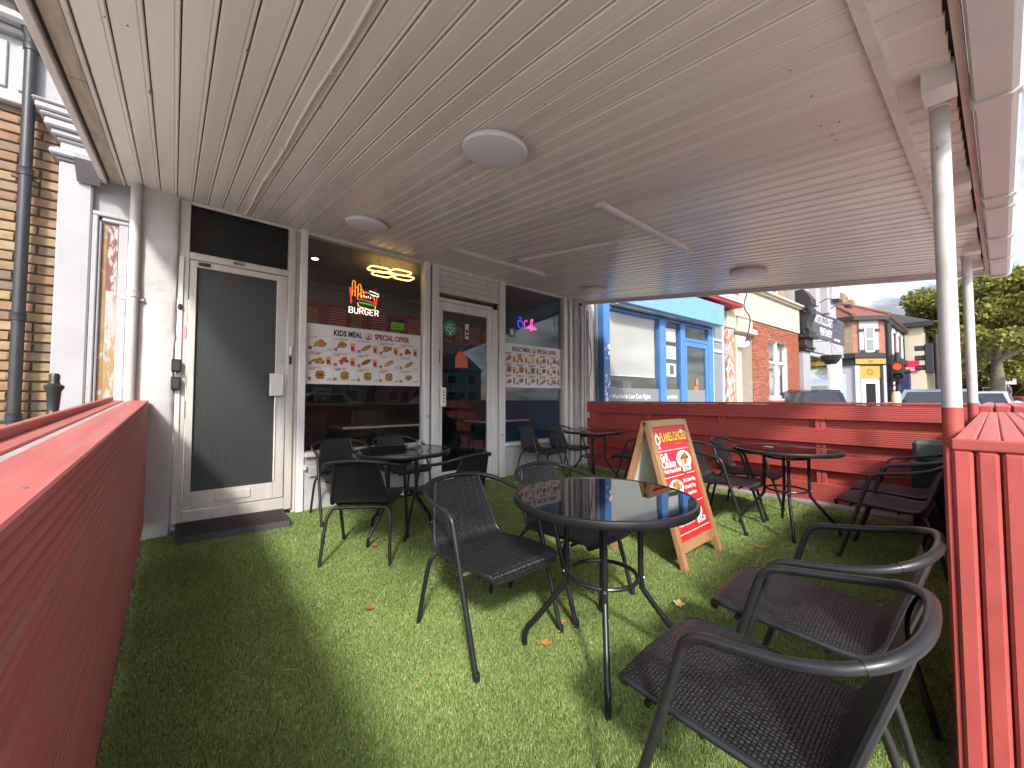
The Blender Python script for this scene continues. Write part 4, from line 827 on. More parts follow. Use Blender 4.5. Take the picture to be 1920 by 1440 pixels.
npart('peeled_strip', peel3, (-.460, 4.522, .9, -.430, 4.5295, 2.585), b=0); npart('peeled_strip', peel2, (-.4285, 4.518, 2.03, -.368, 4.5295, 2.57), b=0); npart('peeled_strip', peel, (-.4285, 4.520, .9, -.366, 4.5295, 2.028), b=0); npart('plaster_edge', white_stucco, (-.364, 4.50, .2, -.303, 4.5295, 2.585), b=.008)
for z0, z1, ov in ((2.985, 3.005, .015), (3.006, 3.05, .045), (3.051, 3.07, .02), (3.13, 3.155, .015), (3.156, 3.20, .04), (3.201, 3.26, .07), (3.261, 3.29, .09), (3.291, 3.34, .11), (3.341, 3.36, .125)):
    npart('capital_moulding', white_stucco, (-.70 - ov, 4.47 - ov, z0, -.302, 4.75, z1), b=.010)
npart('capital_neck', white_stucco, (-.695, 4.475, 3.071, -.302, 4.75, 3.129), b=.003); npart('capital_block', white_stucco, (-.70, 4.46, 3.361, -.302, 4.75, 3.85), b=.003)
# drainpipe
def downpipe(name, label, x, y, r, pts, m, collars):
    t = thing(name, label, 'drainpipe', (x, y, 0)); g = G(); g.tube(pts, r, 16); obj('pipe', g, m, t, True)
    for z in collars:
        g = G(); g.lathe([(r + .001, -.03), (r + .007, -.026), (r + .007, .02), (r + .010, .026), (r + .001, .03)], (x, y, z), 16, False); obj('collar', g, m, t, True)
    for z in collars[::2]:
        g = G(); g.box(x - r - .035, y + .01, z - .05, x + r + .035, y + .03, z - .028, .003); obj('bracket', g, m, t)
downpipe('drainpipe', 'black drainpipe on the yellow brick wall', -.862, 4.50, .034, [(-.862, 4.50, -.02), (-.862, 4.50, 3.78), (-.868, 4.50, 3.86), (-.90, 4.42, 4.02), (-.92, 4.40, 4.12), (-.93, 4.39, 4.4)], pipe_black, (1.02, 1.75, 2.83, 3.78))
downpipe('drainpipe', 'white pipe running down the plaster pilaster to the red fence', -.262, 4.362, .034, [(-.262, 4.362, -.02), (-.262, 4.362, 2.90)], pipe_white, (2.0,))
t = thing('wall_light', 'silver wedge shaped light on the white pilaster', 'wall light', (-.55, 4.40, 2.95))
g = G(); g.prism([(4.469, 3.0), (4.469, 2.88), (4.45, 2.84), (4.29, 2.96), (4.30, 2.99)], lambda a, b_, x: (x, a, b_), -.60, -.47); obj('housing', g, mat('zinc', (.22, .23, .24), .45, .6, var=.15, vs=8), t)
# iron post
t = thing('iron_post', 'black cast iron railing post behind the red fence', 'post', (-.578, 3.85, 0)); px, py = -.578, 3.85
g = G(); g.lathe([(.045, 0), (.045, .5), (.032, .52), (.030, 1.0), (.045, 1.02), (.047, 1.04), (.03, 1.055), (.026, 1.08), (.034, 1.20), (.046, 1.22), (.046, 1.235), (.03, 1.245), (.024, 1.26), (.026, 1.30), (.018, 1.315)], (px, py, 0), 20); obj('shaft', g, cast_iron, t, True)

# ================================================================== FENCES
# side fence at the right
RX = 5.40
t = thing('side_fence', 'dark red grooved board fence along the far side of the terrace', 'fence', (RX, 2, 0))
FL = 4.30
def fboard(z, h, y0, L_, front, me):
    o = obj('board', me, red_paint, t); o.location = (RX - (.0 if front else -.045), y0, z); o.rotation_euler = (0, 0, R(90)); o.scale = (1, -1, 1); return o
GB = grooved(FL, .162, .024, 8).mesh('board'); GB2 = grooved(FL, .19, .024, 9).mesh('board')
# face towards -x: rotate so that local -y points to -x
def rboard(me, z, x, y1, m=red_board): 
    o = obj('board', me, m, t); o.location = (x, y1, z); o.rotation_euler = (0, 0, R(-90)); return o
for z, me in ((.925, GB), (.663, GB), (.368, GB), (.03, GB2)): rboard(me, z, RX, 4.22)
for z in (.78, .50, .205): rboard(GB, z, RX + .07, 4.22)
g = G(); g.box(RX - .012, -.08, 1.09, RX + .11, 4.22, 1.112, .004); obj('cap_board', g, red_paint, t)
for y in (.0, 1.02, 2.05, 3.1, 4.12):
    g = G(); g.box(RX + .025, y - .045, -.01, RX + .068, y - .003, 1.089, .003); obj('post', g, red_paint, t); g = G(); g.box(RX + .025, y + .003, -.01, RX + .068, y + .045, 1.089, .003); obj('post', g, red_paint, t)
g = G(); g.box(5.27, .0, -.01, 5.52, 4.4, .028, .006); struct('kerb_strip', g, concrete)
# front fence, hollow box with grooved boards
fa = R(-2.2); FX, FY = 1.715, .018; FZ = 1.035
t = thing('front_fence', 'red box fence of grooved boards beside the entrance, nearest on the right', 'fence', (FX, FY, 0), fa)
LFF = 3.70; BW = .0435
g = grooved(LFF, .132, .022, 6); fbm = g.mesh('board')
for k in range(7):
    z = .03 + k * .138
    o = obj('board', fbm, red_board, t, local=True, loc=(LFF, 0, z)); o.rotation_euler = (0, 0, PI)          # inner face
    o = obj('board', fbm, red_board, t, local=True, loc=(0, -.455, z))
NT = 10
for k in range(NT):
    y = -.002 - k * .0455
    g = G(); g.box(-.012, y - BW, FZ - .024, LFF + .01, y, FZ, .004); obj('top_board', g, red_board_f, t, local=True)
for k in range(NT):
    y = -.0 - k * .0455
    g = G(); g.box(-.028, y - BW + .002, .012, -.002, y - .001, FZ - .03, .007); obj('end_board', g, red_paint, t, local=True)
g = G(); g.box(0, -.44, .03, .03, -.03, FZ - .03); obj('end_backing', g, red_paint, t, local=True)
g = G(); g.box(-.03, -.456, FZ - .030, -.0125, .0, FZ + .002, .004); obj('end_trim', g, red_paint, t, local=True)
g = G(); g.box(-.020, .0015, .012, .0, .012, FZ - .025, .003); obj('corner_strip', g, red_paint, t, local=True)
# fence of the next forecourt
t = thing('next_fence', 'red slatted box fence beyond the side fence by the road', 'fence', (5.75, -.15, 0), fa)
for k in range(8):
    g = G(); g.box(0, -.06 - k * .10, 1.065, 3.6, -.06 - k * .10 + .088, 1.09, .004); obj('top_board', g, red_board_f, t, local=True)
for k in range(8):
    g = G(); g.box(-.024, -.055 - k * .10, .0, .0, -.055 - k * .10 + .085, 1.085, .008); obj('end_board', g, red_paint, t, local=True)
g = G(); g.box(.003, -.75, .0, 3.58, .02, 1.06); obj('core', g, red_paint, t, local=True)
# left fence, slightly rising towards the building
fl = thing('left_fence', 'red board fence along the left side of the terrace', 'fence', (-.15, 0, 0), 0)
tl = .0375
fl.rotation_euler = (math.atan(tl), 0, 0); fl.location = (-.15, 0, .975)
LB = 4.72
lbm = grooved(LB, .138, .022, 5, .008).mesh('board')
for k in range(7):
    o = obj('board', lbm, red_board_f, fl, local=True, loc=(0, -.35 + LB, -.025 - .142 * (k + 1))); o.rotation_euler = (0, 0, R(90)); o.location = (0, -.35, -.025 - .142 * (k + 1))
g = G(); g.box(-.112, -.36, -.022, .006, 4.38, 0, .004); obj('top_board', g, red_top_f, fl, local=True)
g = G(); g.box(-.138, -.36, -.018, -.114, 4.38, -.006, .002); obj('gap_strip', g, grey_wood, fl, local=True)
g = G(); g.box(-.196, -.36, -.022, -.140, 4.38, -.001, .004); obj('top_board', g, red_top_f, fl, local=True)
g = G(); g.box(-.222, -.36, -.12, -.198, 4.38, .028, .004); obj('back_board', g, red_top_f, fl, local=True)
scr = G().lathe([(.0045, 0), (.0045, .0012), (.001, .0014)], n=8).mesh('screw')
for k in range(9):
    for xx in (-.02, -.09): obj('screw', scr, steel, fl, local=True, loc=(xx, -.1 + k * .52 + .01 * (k % 3), .0002))
g = G(); g.box(-.19, -.35, -1.0, -.03, 4.38, -.03); obj('core', g, dark_gap, fl, local=True)

# ================================================================== FURNITURE
def chair_proto(name, label):
    t = thing(name, label, 'chair', (0, 0, 0), 0, 'black garden armchairs')
    # shell path (fwd, z, half width)
    path = [(.286, .372, .180), (.288, .388, .190), (.276, .401, .198), (.24, .405, .212), (.12, .402, .218), (.0, .396, .216), (-.09, .390, .210), (-.140, .396, .203), (-.168, .418, .197), (-.186, .452, .190), (-.215, .535, .175), (-.248, .63, .155), (-.272, .705, .138)]
    path = [(p.x, p.y, p.z) for p in spline(path, 4)]
    n = len(path); NU = 10; split = 4 * 8
    def shell(i0, i1):
        V = []; UVs = []; L_ = 0; acc = [0]
        for i in range(1, n): acc.append(acc[-1] + math.hypot(path[i][0] - path[i - 1][0], path[i][1] - path[i - 1][1]))
        me = bpy.data.meshes.new('shell'); F = []; cnt = i1 - i0 + 1
        for sd in (0, 1):
            for i in range(i0, i1 + 1):
                f, z, hw = path[i]
                a = path[max(i - 1, 0)]; b_ = path[min(i + 1, n - 1)]; tx, tz = b_[0] - a[0], b_[1] - a[1]; l = math.hypot(tx, tz); nx, nz_ = tz / l, -tx / l
                for u in range(NU + 1):
                    s = -1 + 2 * u / NU; dish = -.010 * (1 - s * s)
                    off = dish * (-1) + (0 if sd == 0 else .008)
                    V.append((s * hw, f - nx * off * -1 if False else f + nx * off * 1.0, z + nz_ * off * 1.0)); UVs.append((s * hw, acc[i]))
        m_ = cnt * (NU + 1)
        for i in range(cnt - 1):
            for u in range(NU):
                a = i * (NU + 1) + u; F.append((a, a + 1, a + NU + 2, a + NU + 1)); b2 = m_ + a; F.append((b2, b2 + NU + 1, b2 + NU + 2, b2 + 1))
        me.from_pydata(V, [], F); uvl = me.uv_layers.new(name='UVMap')
        for lp_ in me.loops: uvl.data[lp_.index].uv = UVs[lp_.vertex_index]
        bm = bmesh.new(); bm.from_mesh(me); bmesh.ops.recalc_face_normals(bm, faces=bm.faces[:]); bm.to_mesh(me); bm.free()
        me.polygons.foreach_set('use_smooth', [True] * len(me.polygons)); me.update(); return me
    obj('seat', shell(0, split), woven, t, local=True); obj('backrest', shell(split, n - 1), woven, t, local=True)
    # smooth moulded border
    g = G(); L1 = [(p[2], p[0], p[1]) for p in path]; L2 = [(-p[2], p[0], p[1]) for p in path]
    fr_ = spline([L2[0], (-.10, .297, .374), (.10, .297, .374), L1[0]], 5)
    g.tube(L2[::-1] + fr_[1:-1] + L1, .0105, 8); obj('seat_border', g, black_plastic, t, True, local=True)
    # front legs and arm rail
    for s in (-1, 1):
        g = G(); g.tube([(s * .255, .265, 0), (s * .257, .180, .28), (s * .259, .092, .572)], .0125, 10); lg = obj('leg', g, chair_metal, t, True, local=True)
        g = G(); g.lathe([(.0145, 0), (.0145, .03), (.0126, .034)], (s * .255, .265, 0), 10); obj('foot_cap', g, black_plastic, lg, True, local=True)
        g = G(); g.tube(spline([(s * .235, -.268, 0), (s * .225, -.225, .2), (s * .216, -.195, .315), (s * .200, -.178, .355), (s * .165, -.170, .372), (s * .002, -.168, .374)], 5), .0115, 10); obj('leg', g, chair_metal, t, True, local=True)
        g = G(); g.tube([(s * .256, .15, .383), (s * .2, .15, .383)], .008, 8); obj('seat_bolt', g, steel if s > 0 else chair_metal, t, local=True)
    A = [(.259, .092, .572), (.260, .078, .605), (.261, .045, .628), (.263, -.02, .640), (.262, -.11, .655), (.243, -.190, .675), (.196, -.250, .697), (.115, -.283, .713), (0, -.292, .719)]
    A = spline(A + [(-x, y, z) for x, y, z in A[-2::-1]], 5)
    g = G(); g.tube(A, .0118, 10); obj('arm_rail', g, chair_metal, t, True, local=True)
    m_ = len(A); g = G(); g.tube(A[m_ // 2 - 13:m_ // 2 + 14], .0134, 10); obj('rail_sleeve', g, black_plastic, t, True, local=True)
    g = G(); g.tube([(-.215, .20, .378), (.215, .20, .378)], .009, 8); g.tube([(-.205, -.05, .37), (.205, -.05, .37)], .009, 8); obj('cross_bar', g, chair_metal, t, local=True)
    return t
# fwd angle in degrees from +X (local forward is +y)
CH = [((1.215, 1.585), -90, 'black armchair left of the near table, turned to the street, in full view'),
      ((1.815, 1.560), -90, 'black armchair half hidden behind the near round table'),
      ((1.135, .338), 90, 'black armchair nearest the camera, cut by the bottom edge'),
      ((1.735, .340), 91, 'black armchair at the near table beside the white post, second from the camera'),
      ((1.13, 2.965), 53, 'black armchair seen from behind at the table by the flat door'),
      ((1.305, 4.05), -92, 'black armchair against the wall under the left edge of the burger window'),
      ((1.93, 4.08), -86, 'black armchair behind the ashtray table, under the burger window'),
      ((1.735, 2.745), 101, 'black armchair right of the ashtray table by the burger window, turned to the shop'),
      ((4.13, 4.10), -84, 'black armchair under the far right window, nearer the shop door'),
      ((4.72, 4.08), -88, 'black armchair under the far right window, nearer the corner'),
      ((4.62, 2.78), 108, 'black armchair at the far corner table, turned to the shop'),
      ((3.90, 1.475), -88, 'black armchair right beside the sandwich board'),
      ((4.51, 1.48), -90, 'black armchair by the side fence, behind the table there'),
      ((3.92, .33), 88, 'black armchair facing the side fence table, nearer the camera'),
      ((4.50, .33), 92, 'black armchair facing the side fence table, farther, next to the bin')]
proto = chair_proto('garden_armchair', CH[0][2])
for i, ((x, y), a, lb) in enumerate(CH):
    if i == 0: proto.location = (x, y, .004); proto.rotation_euler = (0, 0, R(a - 90))
    else: dup(proto, (x, y, .004), R(a - 90), lb)

def table_proto(label):
    t = thing('bistro_table', label, 'table', (0, 0, 0), 0, 'round black bistro tables')
    g = G(); g.lathe([(.384, .700), (.386, .7065), (.384, .709), (.001, .709)], n=64); obj('glass_top', g, table_glass, t, True, local=True)
    g = G(); g.lathe([(.385, .678), (.398, .678), (.403, .684), (.404, .700), (.401, .710), (.394, .7125), (.387, .711), (.385, .700), (.385, .678)], n=64, cap=False); obj('rim', g, black_metal, t, True, local=True)
    for k in range(4):
        a = k * PI / 2; c, s = math.cos(a), math.sin(a)
        g = G(); g.tube([(c * r, s * r, z) for r, z in [(p.x, p.y) for p in spline([(.163, .695, 0), (.163, .45, 0), (.166, .33, 0), (.185, .285, 0), (.30, .135, 0), (.345, .085, 0), (.358, .045, 0), (.360, 0, 0)], 4)]], .0125, 10); lg = obj('leg', g, black_metal, t, True, local=True)
        for z in (.635, .355):
            g = G(); g.tube([(c * .172, s * .172, z), (c * .179, s * .179, z)], .0065, 8); obj('bolt', g, steel, lg, local=True)
    for z, rr in ((.635, .150), (.355, .150)):
        g = G(); g.tube([(rr * math.cos(q * PI / 24), rr * math.sin(q * PI / 24), z) for q in range(48)], .0095, 8, True); obj('ring', g, black_metal, t, True, local=True)
    g = G(); g.tube([(.30 * math.cos(q * PI / 24), .30 * math.sin(q * PI / 24), .690) for q in range(48)], .007, 6, True); obj('top_support', g, black_metal, t, True, local=True)
    return t
TB = [((1.492, 1.082), 38, 'round black glass table nearest the camera, reflecting the blue shop'), ((1.504, 3.152), 20, 'round black glass table with an ashtray by the burger window'),
      ((4.10, 1.02), 20, 'round black glass table beside the red side fence'), ((4.42, 3.36), 35, 'round black glass table in the far corner')]
tp = table_proto(TB[0][2]); tp.location = (*TB[0][0], .003); tp.rotation_euler = (0, 0, R(TB[0][1]))
for (x, y), a, lb in TB[1:]: dup(tp, (x, y, .003), R(a), lb)
clear = glassmat('clear_glass', (.86, .88, .88), 1.5, .02, .12)
def ashtray(x, y, label):
    t = thing('ashtray', label, 'ashtray', (x, y, .714)); g = G(); g.lathe([(.045, .715), (.052, .72), (.060, .752), (.055, .755), (.045, .728), (.001, .724)], (x, y, 0), 20); obj('bowl', g, clear, t, True)
    g = G()
    for k in range(4): a = k * 1.4; g.tube([(x + .02 * math.cos(a), y + .02 * math.sin(a), .733), (x + .02 * math.cos(a) + .022 * math.cos(a + 1), y + .02 * math.sin(a) + .022 * math.sin(a + 1), .741)], .0035, 6)
    obj('cigarette_ends', g, plain('cigarette_%d' % int(x * 100), (.60, .35, .16)), t)
ashtray(1.60, 3.17, 'glass ashtray on the table by the burger window'); ashtray(4.40, 3.50, 'glass ashtray on the far corner table')
g = G(); g.lathe([(.035, .715), (.040, .718), (.036, .722), (.001, .722)], (4.06, 1.14, 0), 20); tag(obj('metal_dish', g, steel, None, True), 'small metal dish on the table beside the side fence', 'dish')
g = G(); g.lathe([(.025, .715), (.032, .74), (.034, .77), (.030, .77), (.022, .72)], (1.74, 3.30, 0), 16); tag(obj('small_glass', g, clear, None, True), 'small clear glass near the ashtray by the burger window', 'glass')

# sandwich board
t = thing('sandwich_board', 'wooden red sandwich board advertising grilled chicken', 'sign board', (2.89, 1.5, 0))
BL, BR = 2.585, 3.185
def pl(x, s, d=0):                       # point on the front face: s along slope 0..1, d outwards
    y0, y1, z1 = 1.225, 1.495, .985; ny, nz_ = -z1, (y1 - y0); L_ = math.hypot(ny, nz_)
    return (x, y0 + (y1 - y0) * s + d * (-z1) / L_, z1 * s + d * (y1 - y0) / L_)
def rl(x, s, d=0):
    y0, y1, z1 = 1.80, 1.515, .985; L_ = math.hypot(z1, y0 - y1)
    return (x, y0 + (y1 - y0) * s + d * z1 / L_, z1 * s + d * (y0 - y1) / L_)
def slab(fn, x0, x1, s0, s1, d0, d1):
    V = [fn(x0, s0, d0), fn(x1, s0, d0), fn(x1, s0, d1), fn(x0, s0, d1), fn(x0, s1, d0), fn(x1, s1, d0), fn(x1, s1, d1), fn(x0, s1, d1)]
    return G().add(V, [(0, 3, 2, 1), (4, 5, 6, 7), (0, 1, 5, 4), (1, 2, 6, 5), (2, 3, 7, 6), (3, 0, 4, 7)])
for nm, fn in (('front', pl), ('rear', rl)):
    obj('stile', slab(fn, BL, BL + .048, 0, 1, -.022, .012), wood, t); obj('stile', slab(fn, BR - .048, BR, 0, 1, -.022, .012), wood, t)
    obj('rail', slab(fn, BL + .049, BR - .049, .955, 1.0, -.021, .011), wood, t); obj('rail', slab(fn, BL + .049, BR - .049, .105, .17, -.021, .011), wood, t)
    bp_ = obj('panel', slab(fn, BL + .049, BR - .049, .171, .954, -.012, -.002), p_red if nm == 'front' else white_board, t)
    if nm == 'front': obj('panel_back', slab(fn, BL + .049, BR - .049, .171, .954, -.019, -.0125), white_board, t)
for x in (BL + .024, BR - .024):
    g = G(); g.tube([(x - .02, 1.505, .955), (x + .02, 1.505, .955)], .005, 8); obj('hinge', g, steel, t)
uxA = Vector((1, 0, 0)); uyA = (Vector(pl(0, 1)) - Vector(pl(0, 0))).normalized(); LS = math.hypot(.27, .985)
def A(u, v, d=.0012):                    # u 0..1 across the print, v 0..1 up it
    return Vector(pl(BL + .052 + u * (BR - BL - .104), .175 + v * .775, d))
def atext(name, s, u, v, size, m, al='LEFT', bold=.0006, sx=.8, d=.0012):
    g = G(); g.text(s, A(u, v, d), uxA, uyA, size, al, bold, sx); obj(name, g, m, t)
def apoly(name, pts, m, d=.0012): g = G(); g.poly([A(u, v, d) for u, v in pts]); obj(name, g, m, t)
p_or = plain('print_orange', (.75, .22, .04))
atext('title', 'FLAMES CHICKEN', .17, .865, .092, p_yellow, bold=.002, sx=.60, d=.002); atext('tagline', 'Taste the flames', .55, .825, .022, p_or)
g = G(); g.poly([A(.02, .86), A(.06, .835), (A(.12, .835)), A(.16, .86), A(.16, .91), A(.09, .955), A(.02, .91)]); g.poly([A(.06, .80), A(.12, .80), A(.12, .825), A(.06, .825)]); obj('emblem', g, p_white, t); apoly('emblem_flame', [(.06, .86), (.12, .86), (.125, .885), (.09, .925), (.055, .885)], p_red, .002)
g = G(); g.poly([A(.88 + .045 * math.cos(k), .945 + .020 * math.sin(k)) for k in [q * PI / 8 for q in range(16)]]); obj('halal_mark', g, p_white, t)
def aline(v0, v1): apoly('rule', [(.03, v0), (.97, v1), (.97, v1 + .006), (.03, v0 + .006)], p_white)
aline(.775, .775); aline(.535, .535); aline(.275, .275); aline(.045, .045)
atext('headline', 'Grill', .04, .69, .075, p_white, bold=.0025); atext('headline', 'Chicken', .04, .625, .075, p_white, bold=.0025); atext('subline', 'With Fries & Drink', .05, .575, .040, p_white, bold=.0012)
def plate(cu, cv, ru, rv, seed, prc, pu, pv):
    r = random.Random(seed); apoly('plate_picture', [(cu + ru * math.cos(k * PI / 14), cv + rv * math.sin(k * PI / 14)) for k in range(28)], p_white)
    for mm, cnt, sp in ((food_red, 9, .62), (salad, 4, .6), (food, 6, .55)):
        g = G()
        for _ in range(cnt):
            a = r.uniform(0, 6.28); q = r.uniform(0, sp); bu = cu + ru * q * math.cos(a); bv = cv + rv * (q * math.sin(a) + .12); rt = r.uniform(0, 3)
            g.poly([A(bu + ru * .28 * (1 + r.uniform(-.2, .2)) * math.cos(k * PI / 6) , bv + rv * .2 * math.sin(k * PI / 6 + rt * .3), .0022 + .0003 * (_ % 4)) for k in range(12)])
        obj('food_picture', g, mm, t)
    g = G(); u0, v0 = cu - ru * .55, cv - rv * 1.05
    g.poly([A(u0, v0 - .045, .004), A(u0 + .09, v0 - .045, .004), A(u0 + .11, v0 + .03, .004), A(u0 - .02, v0 + .03, .004)]); obj('cup_picture', g, p_red, t)
    g = G()
    for k in range(6): x = u0 - .015 + k * .02; g.poly([A(x, v0 + .028, .0042), A(x + .016, v0 + .028, .0042), A(x + .02, v0 + .085 + .01 * (k % 2), .0042), A(x + .004, v0 + .085 + .012 * (k % 3), .0042)])
    obj('fries_picture', g, fries, t)
    if prc:
        apoly('price_tag', [(pu, pv), (pu + .26, pv + .004), (pu + .26, pv + .048), (pu, pv + .044)], p_white, .005); atext('price', prc, pu + .13, pv + .008, .044, p_blue, 'CENTER', .0015, .8, .0062)
plate(.73, .67, .235, .088, 3, '£5.99', .60, .560)
plate(.28, .435, .21, .075, 5, None, 0, 0)
atext('offer_line', '20 Pcs Chicken Wings', .52, .465, .035, p_white, bold=.001, sx=.62); atext('offer_line', '20 Pcs BBQ Wings', .52, .405, .035, p_white, bold=.001, sx=.66); atext('offer_line', 'Fries & Drink', .58, .345, .035, p_white, bold=.001, sx=.7)
plate(.66, .185, .20, .07, 8, '£3.99', .62, .085)
atext('headline', 'Burger', .06, .165, .078, p_white, bold=.0025, sx=.75); atext('subline', 'With Fries & Drink', .06, .11, .040, p_white, bold=.0012)

for c_ in t.children:
    if c_.name.split('.')[0] in ('food_picture', 'fries_picture'): c_['kind'] = 'stuff'
# bin behind the chairs
t = thing('litter_bin', 'dark litter bin with a grey lid behind the chairs by the side fence', 'bin', (5.12, .22, 0))
g = G(); g.prism([(-.11, 0), (.11, 0), (.13, .56), (-.13, .56)], lambda a, b_, y: (5.15 + a, y, b_), .06, .30); obj('body', g, black_plastic, t); g = G(); g.box(5.01, .05, .562, 5.29, .31, .59, .01); g.box(5.03, .07, .591, 5.27, .29, .78, .03); obj('lid', g, mat('bin_grey', (.10, .125, .12), .5), t)

# leaves and scraps on the turf
lf_mats = [plain('dry_leaf_orange', (.50, .20, .055), .7, var=.3, vs=40), plain('dry_leaf_tan', (.55, .34, .14), .7, var=.3, vs=40), plain('dry_leaf_yellow', (.66, .48, .17), .7, var=.25, vs=40), plain('dry_leaf_brown', (.24, .10, .04), .7, var=.3, vs=40)]
def leaf_mesh(seed, lobes):
    r = random.Random(seed); V = [(0, 0, .004)]; n = 20
    for k in range(n):
        a = 2 * PI * k / n; rr = (1 if not lobes else (.55 + .45 * abs(math.cos(a * 2.5)))) * (1 + r.uniform(-.18, .18)) * (.75 + .25 * math.cos(a)); x, y = rr * math.cos(a), rr * .8 * math.sin(a)
        V.append((x, y, .10 * x * x + .22 * y * y * r.uniform(.4, 1.4) + r.uniform(0, .06)))
    F = [(0, 1 + k, 1 + (k + 1) % n) for k in range(n)]
    V += [(-.75, 0, .05), (-.75, .03, .05), (-1.5, .1, .12), (-1.5, .06, .12)]; F.append((n + 1, n + 2, n + 3, n + 4))
    return G().add(V, F)
LV = []
for k in range(8):
    LV.append(leaf_mesh(k, k % 2).mesh('fallen_leaf', True, False))
def leaf(x, y, s, mi, label, group=None, rz=None, k=None):
    me = LV[random.randrange(8) if k is None else k].copy(); me.materials.clear(); me.materials.append(lf_mats[mi])
    o = bpy.data.objects.new('fallen_leaf', me); COL.objects.link(o); o.location = (x, y, .016); o.scale = (s, s, s); o.rotation_euler = (random.uniform(-.2, .2), random.uniform(-.2, .2), random.uniform(0, 6.28) if rz is None else rz); tag(o, label, 'leaf', group)
def floor(px, py):
    yw = R(48.9); pt = R(2.2); f = Vector((math.cos(yw) * math.cos(pt), math.sin(yw) * math.cos(pt), math.sin(pt))); rt = Vector((math.sin(yw), -math.cos(yw), 0)); up = rt.cross(f)
    d = f + rt * ((px - 960) / 730) - up * ((py - 720) / 730); tt = -1.15 / d.z; return d.x * tt, d.y * tt
leaf(2.138, 1.049, .045, 2, 'large pale yellow leaf on the turf left of the near chairs', k=1, rz=.4)
leaf(.836, 2.139, .036, 0, 'largest orange leaf lying alone on the sunny turf at the left'); leaf(1.336, 1.30, .036, 0, 'orange leaf on the turf in front of the near table legs'); leaf(1.528, 1.370, .036, 0, 'orange brown leaf beside the chair leg under the near table')
leaf(1.225, 3.02, .042, 0, 'curled orange leaf under the ashtray table by the flat door'); leaf(3.42, 1.02, .04, 0, 'small orange leaf in front of the side fence table')
leaf(1.065, .44, .045, 3, 'dark red brown leaf under the nearest chair'); leaf(1.06, 2.56, .02, 1, 'tiny tan leaf behind the chair by the flat door')
for px_, py_ in [(600, 1102), (667, 1115), (758, 1122), (765, 1190), (800, 1208), (822, 1272), (785, 1248), (782, 1295), (830, 1165), (955, 1165), (1047, 1190), (1070, 1205), (1060, 1300), (895, 1330), (1135, 1145), (1075, 1180), (742, 1028), (1180, 1102)]:
    x, y = floor(px_, py_); leaf(x, y, random.uniform(.006, .014), random.choice((1, 1, 0, 3)), 'tiny crumb of dry leaf scattered on the turf', 'leaf crumbs')
for px_, py_, rz in ((648, 1012, 0.3), (470, 1255, .9), (545, 1265, 2.4), (660, 1372, 1.1)):
    pass
x, y = floor(810, 985); g = G(); g.poly([(x - .05, y, .022), (x - .01, y - .012, .03), (x + .05, y - .02, .024), (x + .06, y + .01, .03), (x + .02, y + .015, .034), (x - .03, y + .012, .028)]); tag(obj('paper_scrap', g, p_white), 'torn white paper scrap under the ashtray table', 'paper')
x, y = floor(529, 1014); g = G(); g.poly([(x - .012, y, .02), (x + .01, y - .01, .024), (x + .014, y + .01, .022)]); tag(obj('paper_scrap', g, p_white), 'tiny white paper scrap on the turf by the black step', 'paper')
for (a, b_, c_), lb in ((((437, 1268), (460, 1271), (485, 1237)), 'thin bent straw on the shaded turf at the left'), (((531, 1265), (545, 1264), (558, 1264)), 'thin straight straw on the shaded turf at the left'), (((652, 1383), (660, 1372), (668, 1362)), 'thin straw near the bottom of the shaded turf')):
    g = G(); g.tube([(*floor(*q), .020) for q in (a, b_, c_)], .0012, 5); tag(obj('straw', g, plain('straw_' + str(a[0]), (.50, .42, .20))), lb, 'straw')

# ================================================================== STREET TO THE RIGHT
class Loc:
    """parts in the local frame of a building: x along its front, y inwards, z up"""
    def __init__(s, t): s.t = t
    def p(s, name, m, *bx, b=.004, parent=None):
        g = G()
        for q in bx: g.box(*q, b)
        return obj(name, g, m, parent or s.t, local=True)
    def o(s, name, g, m, parent=None, smooth=False): return obj(name, g, m, parent or s.t, smooth, local=True)
SA = R(-4); SO = (6.1, 4.42)
# --- travel shop
ts = thing('travel_shop', 'bright blue shopfront with a white roller blind beyond the red fence', 'shop', (*SO, 0), SA); B = Loc(ts)
B.p('wall', cream, (.0, .12, 3.3, 5.4, 6, 3.6), b=0); B.p('upper_wall', far_stock, (0, .15, 3.61, 5.45, 7, 7.2), b=0)
B.p('side_wall', int_wall, (.02, .13, 0, .06, 4, 3.29), (5.3, .13, 0, 5.36, 4, 3.29), (.06, 4, 0, 5.3, 4.05, 3.29), b=0); B.p('interior_floor', concrete, (.06, .13, 0, 5.3, 3.99, .05), b=0); B.p('interior_ceiling', white_board, (.06, .13, 3.2, 5.3, 3.99, 3.25), b=0)
fp = B.p('frame_post', sky_blue, (.05, -.02, 0, .235, .12, 3.0), b=.006)
rp_ = random.Random(4)
for k in range(26):
    z = 1.1 + rp_.random() ** 1.3 * 1.15; x = .06 + rp_.random() * .14; s = .02 + rp_.random() * .035
    g = G(); g.poly([(x, -.0225, z), (x + s, -.0225, z + rp_.uniform(-.01, .01)), (x + s * .9, -.0225, z + s * 1.4), (x + .004, -.0225, z + s * 1.2)]); B.o('torn_sticker', g, (p_white, p_pink, pale_blue, p_white)[k % 4], fp)
B.p('mullion', sky_blue, (1.93, -.03, 0, 2.16, .10, 2.93), b=.008); B.p('mullion', sky_blue, (2.78, -.03, 0, 2.97, .10, 2.93), b=.008); B.p('mullion', sky_blue, (4.10, -.02, 0, 4.33, .10, 2.95), b=.008); B.p('window_head', sky_blue, (.237, -.01, 2.90, 4.33, .10, 2.955), b=.004)
